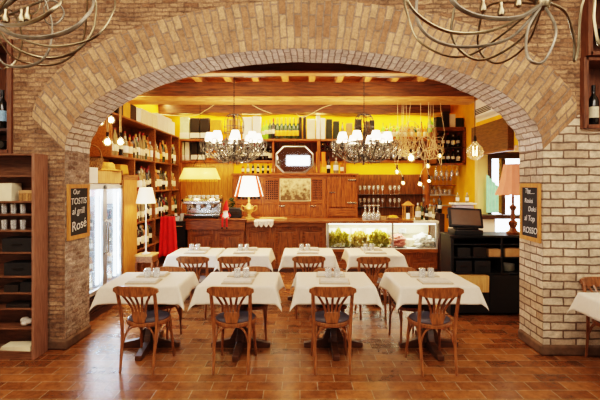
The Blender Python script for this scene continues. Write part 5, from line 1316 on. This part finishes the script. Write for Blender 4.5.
for k in range(7):
    dupm(ME_plate, 'plate', 'white plate, %s from the bottom of the stack in the desk' % ORD[k+1], 'plate', (2.96, 6.12, .601+k*.0145), 0, 'white plates stacked in the desk', None, 1.15)
cw = cbox('woven_box', 'wide tan woven box in the left lower opening of the register desk', 'box', 2.15, 2.61, 5.93, 6.28, .341, .225, 'tancrate')
tl_ = thing('cash_register', 'black touch screen till angled on top of the register desk', 'till', (2.36, 6.16, 1.12))
m = MB(); m.box(-.20, .20, -.16, .14, 0, .07); m.build('till_base', 'blackmatte', tl_, bevel=.01)
m = MB(); m.box(-.15, .15, -.13, .06, .07, .10); m.build('till_neck', 'irondark', tl_, bevel=.01)
X = Matrix.Translation((0, -.06, .10)) @ Matrix.Rotation(math.radians(-24), 4, 'X') @ Matrix.Rotation(math.radians(3), 4, 'Y')
m = MB(); m.box(-.24, .24, -.02, .03, 0, .29, 0, X); sc2 = m.build('monitor', 'blackmatte', tl_, bevel=.008)
m = MB(); m.box(-.205, .205, -.024, -.019, .03, .255, 0, X); m.build('screen', 'screen', sc2)
rl = thing('pink_shade_lamp', 'turned wooden lamp with pink flared shade on the desk end', 'lamp', (3.04, 6.14, 1.12))
m = MB(); m.lathe([(.085, 0), (.09, .03), (.06, .05), (.04, .09), (.06, .14), (.065, .17), (.03, .20), (.028, .34), (.045, .36), (.05, .40), (.02, .42), (.016, .66), (.001, .67)], 16); m.build('lamp_base', 'barwood', rl)
m = MB()
for k in range(12):
    a0, a1 = 2*PI*k/12, 2*PI*(k+1)/12
    for (r0, z0), (r1, z1) in zip([(.235, .57), (.19, .68), (.155, .82), (.125, .98)], [(.19, .68), (.155, .82), (.125, .98), (.12, 1.0)]):
        def Q(a, r, z, s): return ((r+s)*math.cos(a), (r+s)*math.sin(a), z)
        am_ = (a0+a1)/2; sc_in = -.012
        m.add([Q(a0, r0, z0, 0), Q(am_, r0, z0 - (.02 if z0 < .6 else 0), sc_in), Q(am_, r1, z1, sc_in), Q(a0, r1, z1, 0)], [(0, 1, 2, 3)])
        m.add([Q(am_, r0, z0 - (.02 if z0 < .6 else 0), sc_in), Q(a1, r0, z0, 0), Q(a1, r1, z1, 0), Q(am_, r1, z1, sc_in)], [(0, 1, 2, 3)])
m.build('lamp_shade', 'shadepink', rl)
m = MB(); m.ball((0, 0, .75), .03); m.build('bulb', 'brightbulb', rl)
# alcove: wooden box under the bulkhead, air conditioner, green curtain
wb = thing('wooden_pelmet_box', 'long brown wooden box fixed above the alcove at right', 'pelmet', (3.2, 6.62, 2.38))
m = MB(); m.box(0, .095, 0, 1.42, 0, .50); m.build('front_board', 'pelmet', wb, bevel=.006)
m = MB(); m.box(-.015, .095, -.0, 1.43, -.03, 0); m.build('lower_rail', 'shelfwood', wb, bevel=.004)
ac = thing('air_conditioner', 'white wall air conditioner with dark slatted vent high at right', 'air conditioner', (3.22, 6.70, 3.06))
m = MB(); m.prism([(0, 0), (.08, -.04), (.08, .34), (.0, .30)], 0, 1.25, 'y'); m.build('housing', 'white', ac, bevel=.01)
m = MB()
for k in range(4): m.box(-.008, .004, .55, 1.18, .03+k*.028, .045+k*.028)
m.build('vent', 'grille', ac)
m = MB()
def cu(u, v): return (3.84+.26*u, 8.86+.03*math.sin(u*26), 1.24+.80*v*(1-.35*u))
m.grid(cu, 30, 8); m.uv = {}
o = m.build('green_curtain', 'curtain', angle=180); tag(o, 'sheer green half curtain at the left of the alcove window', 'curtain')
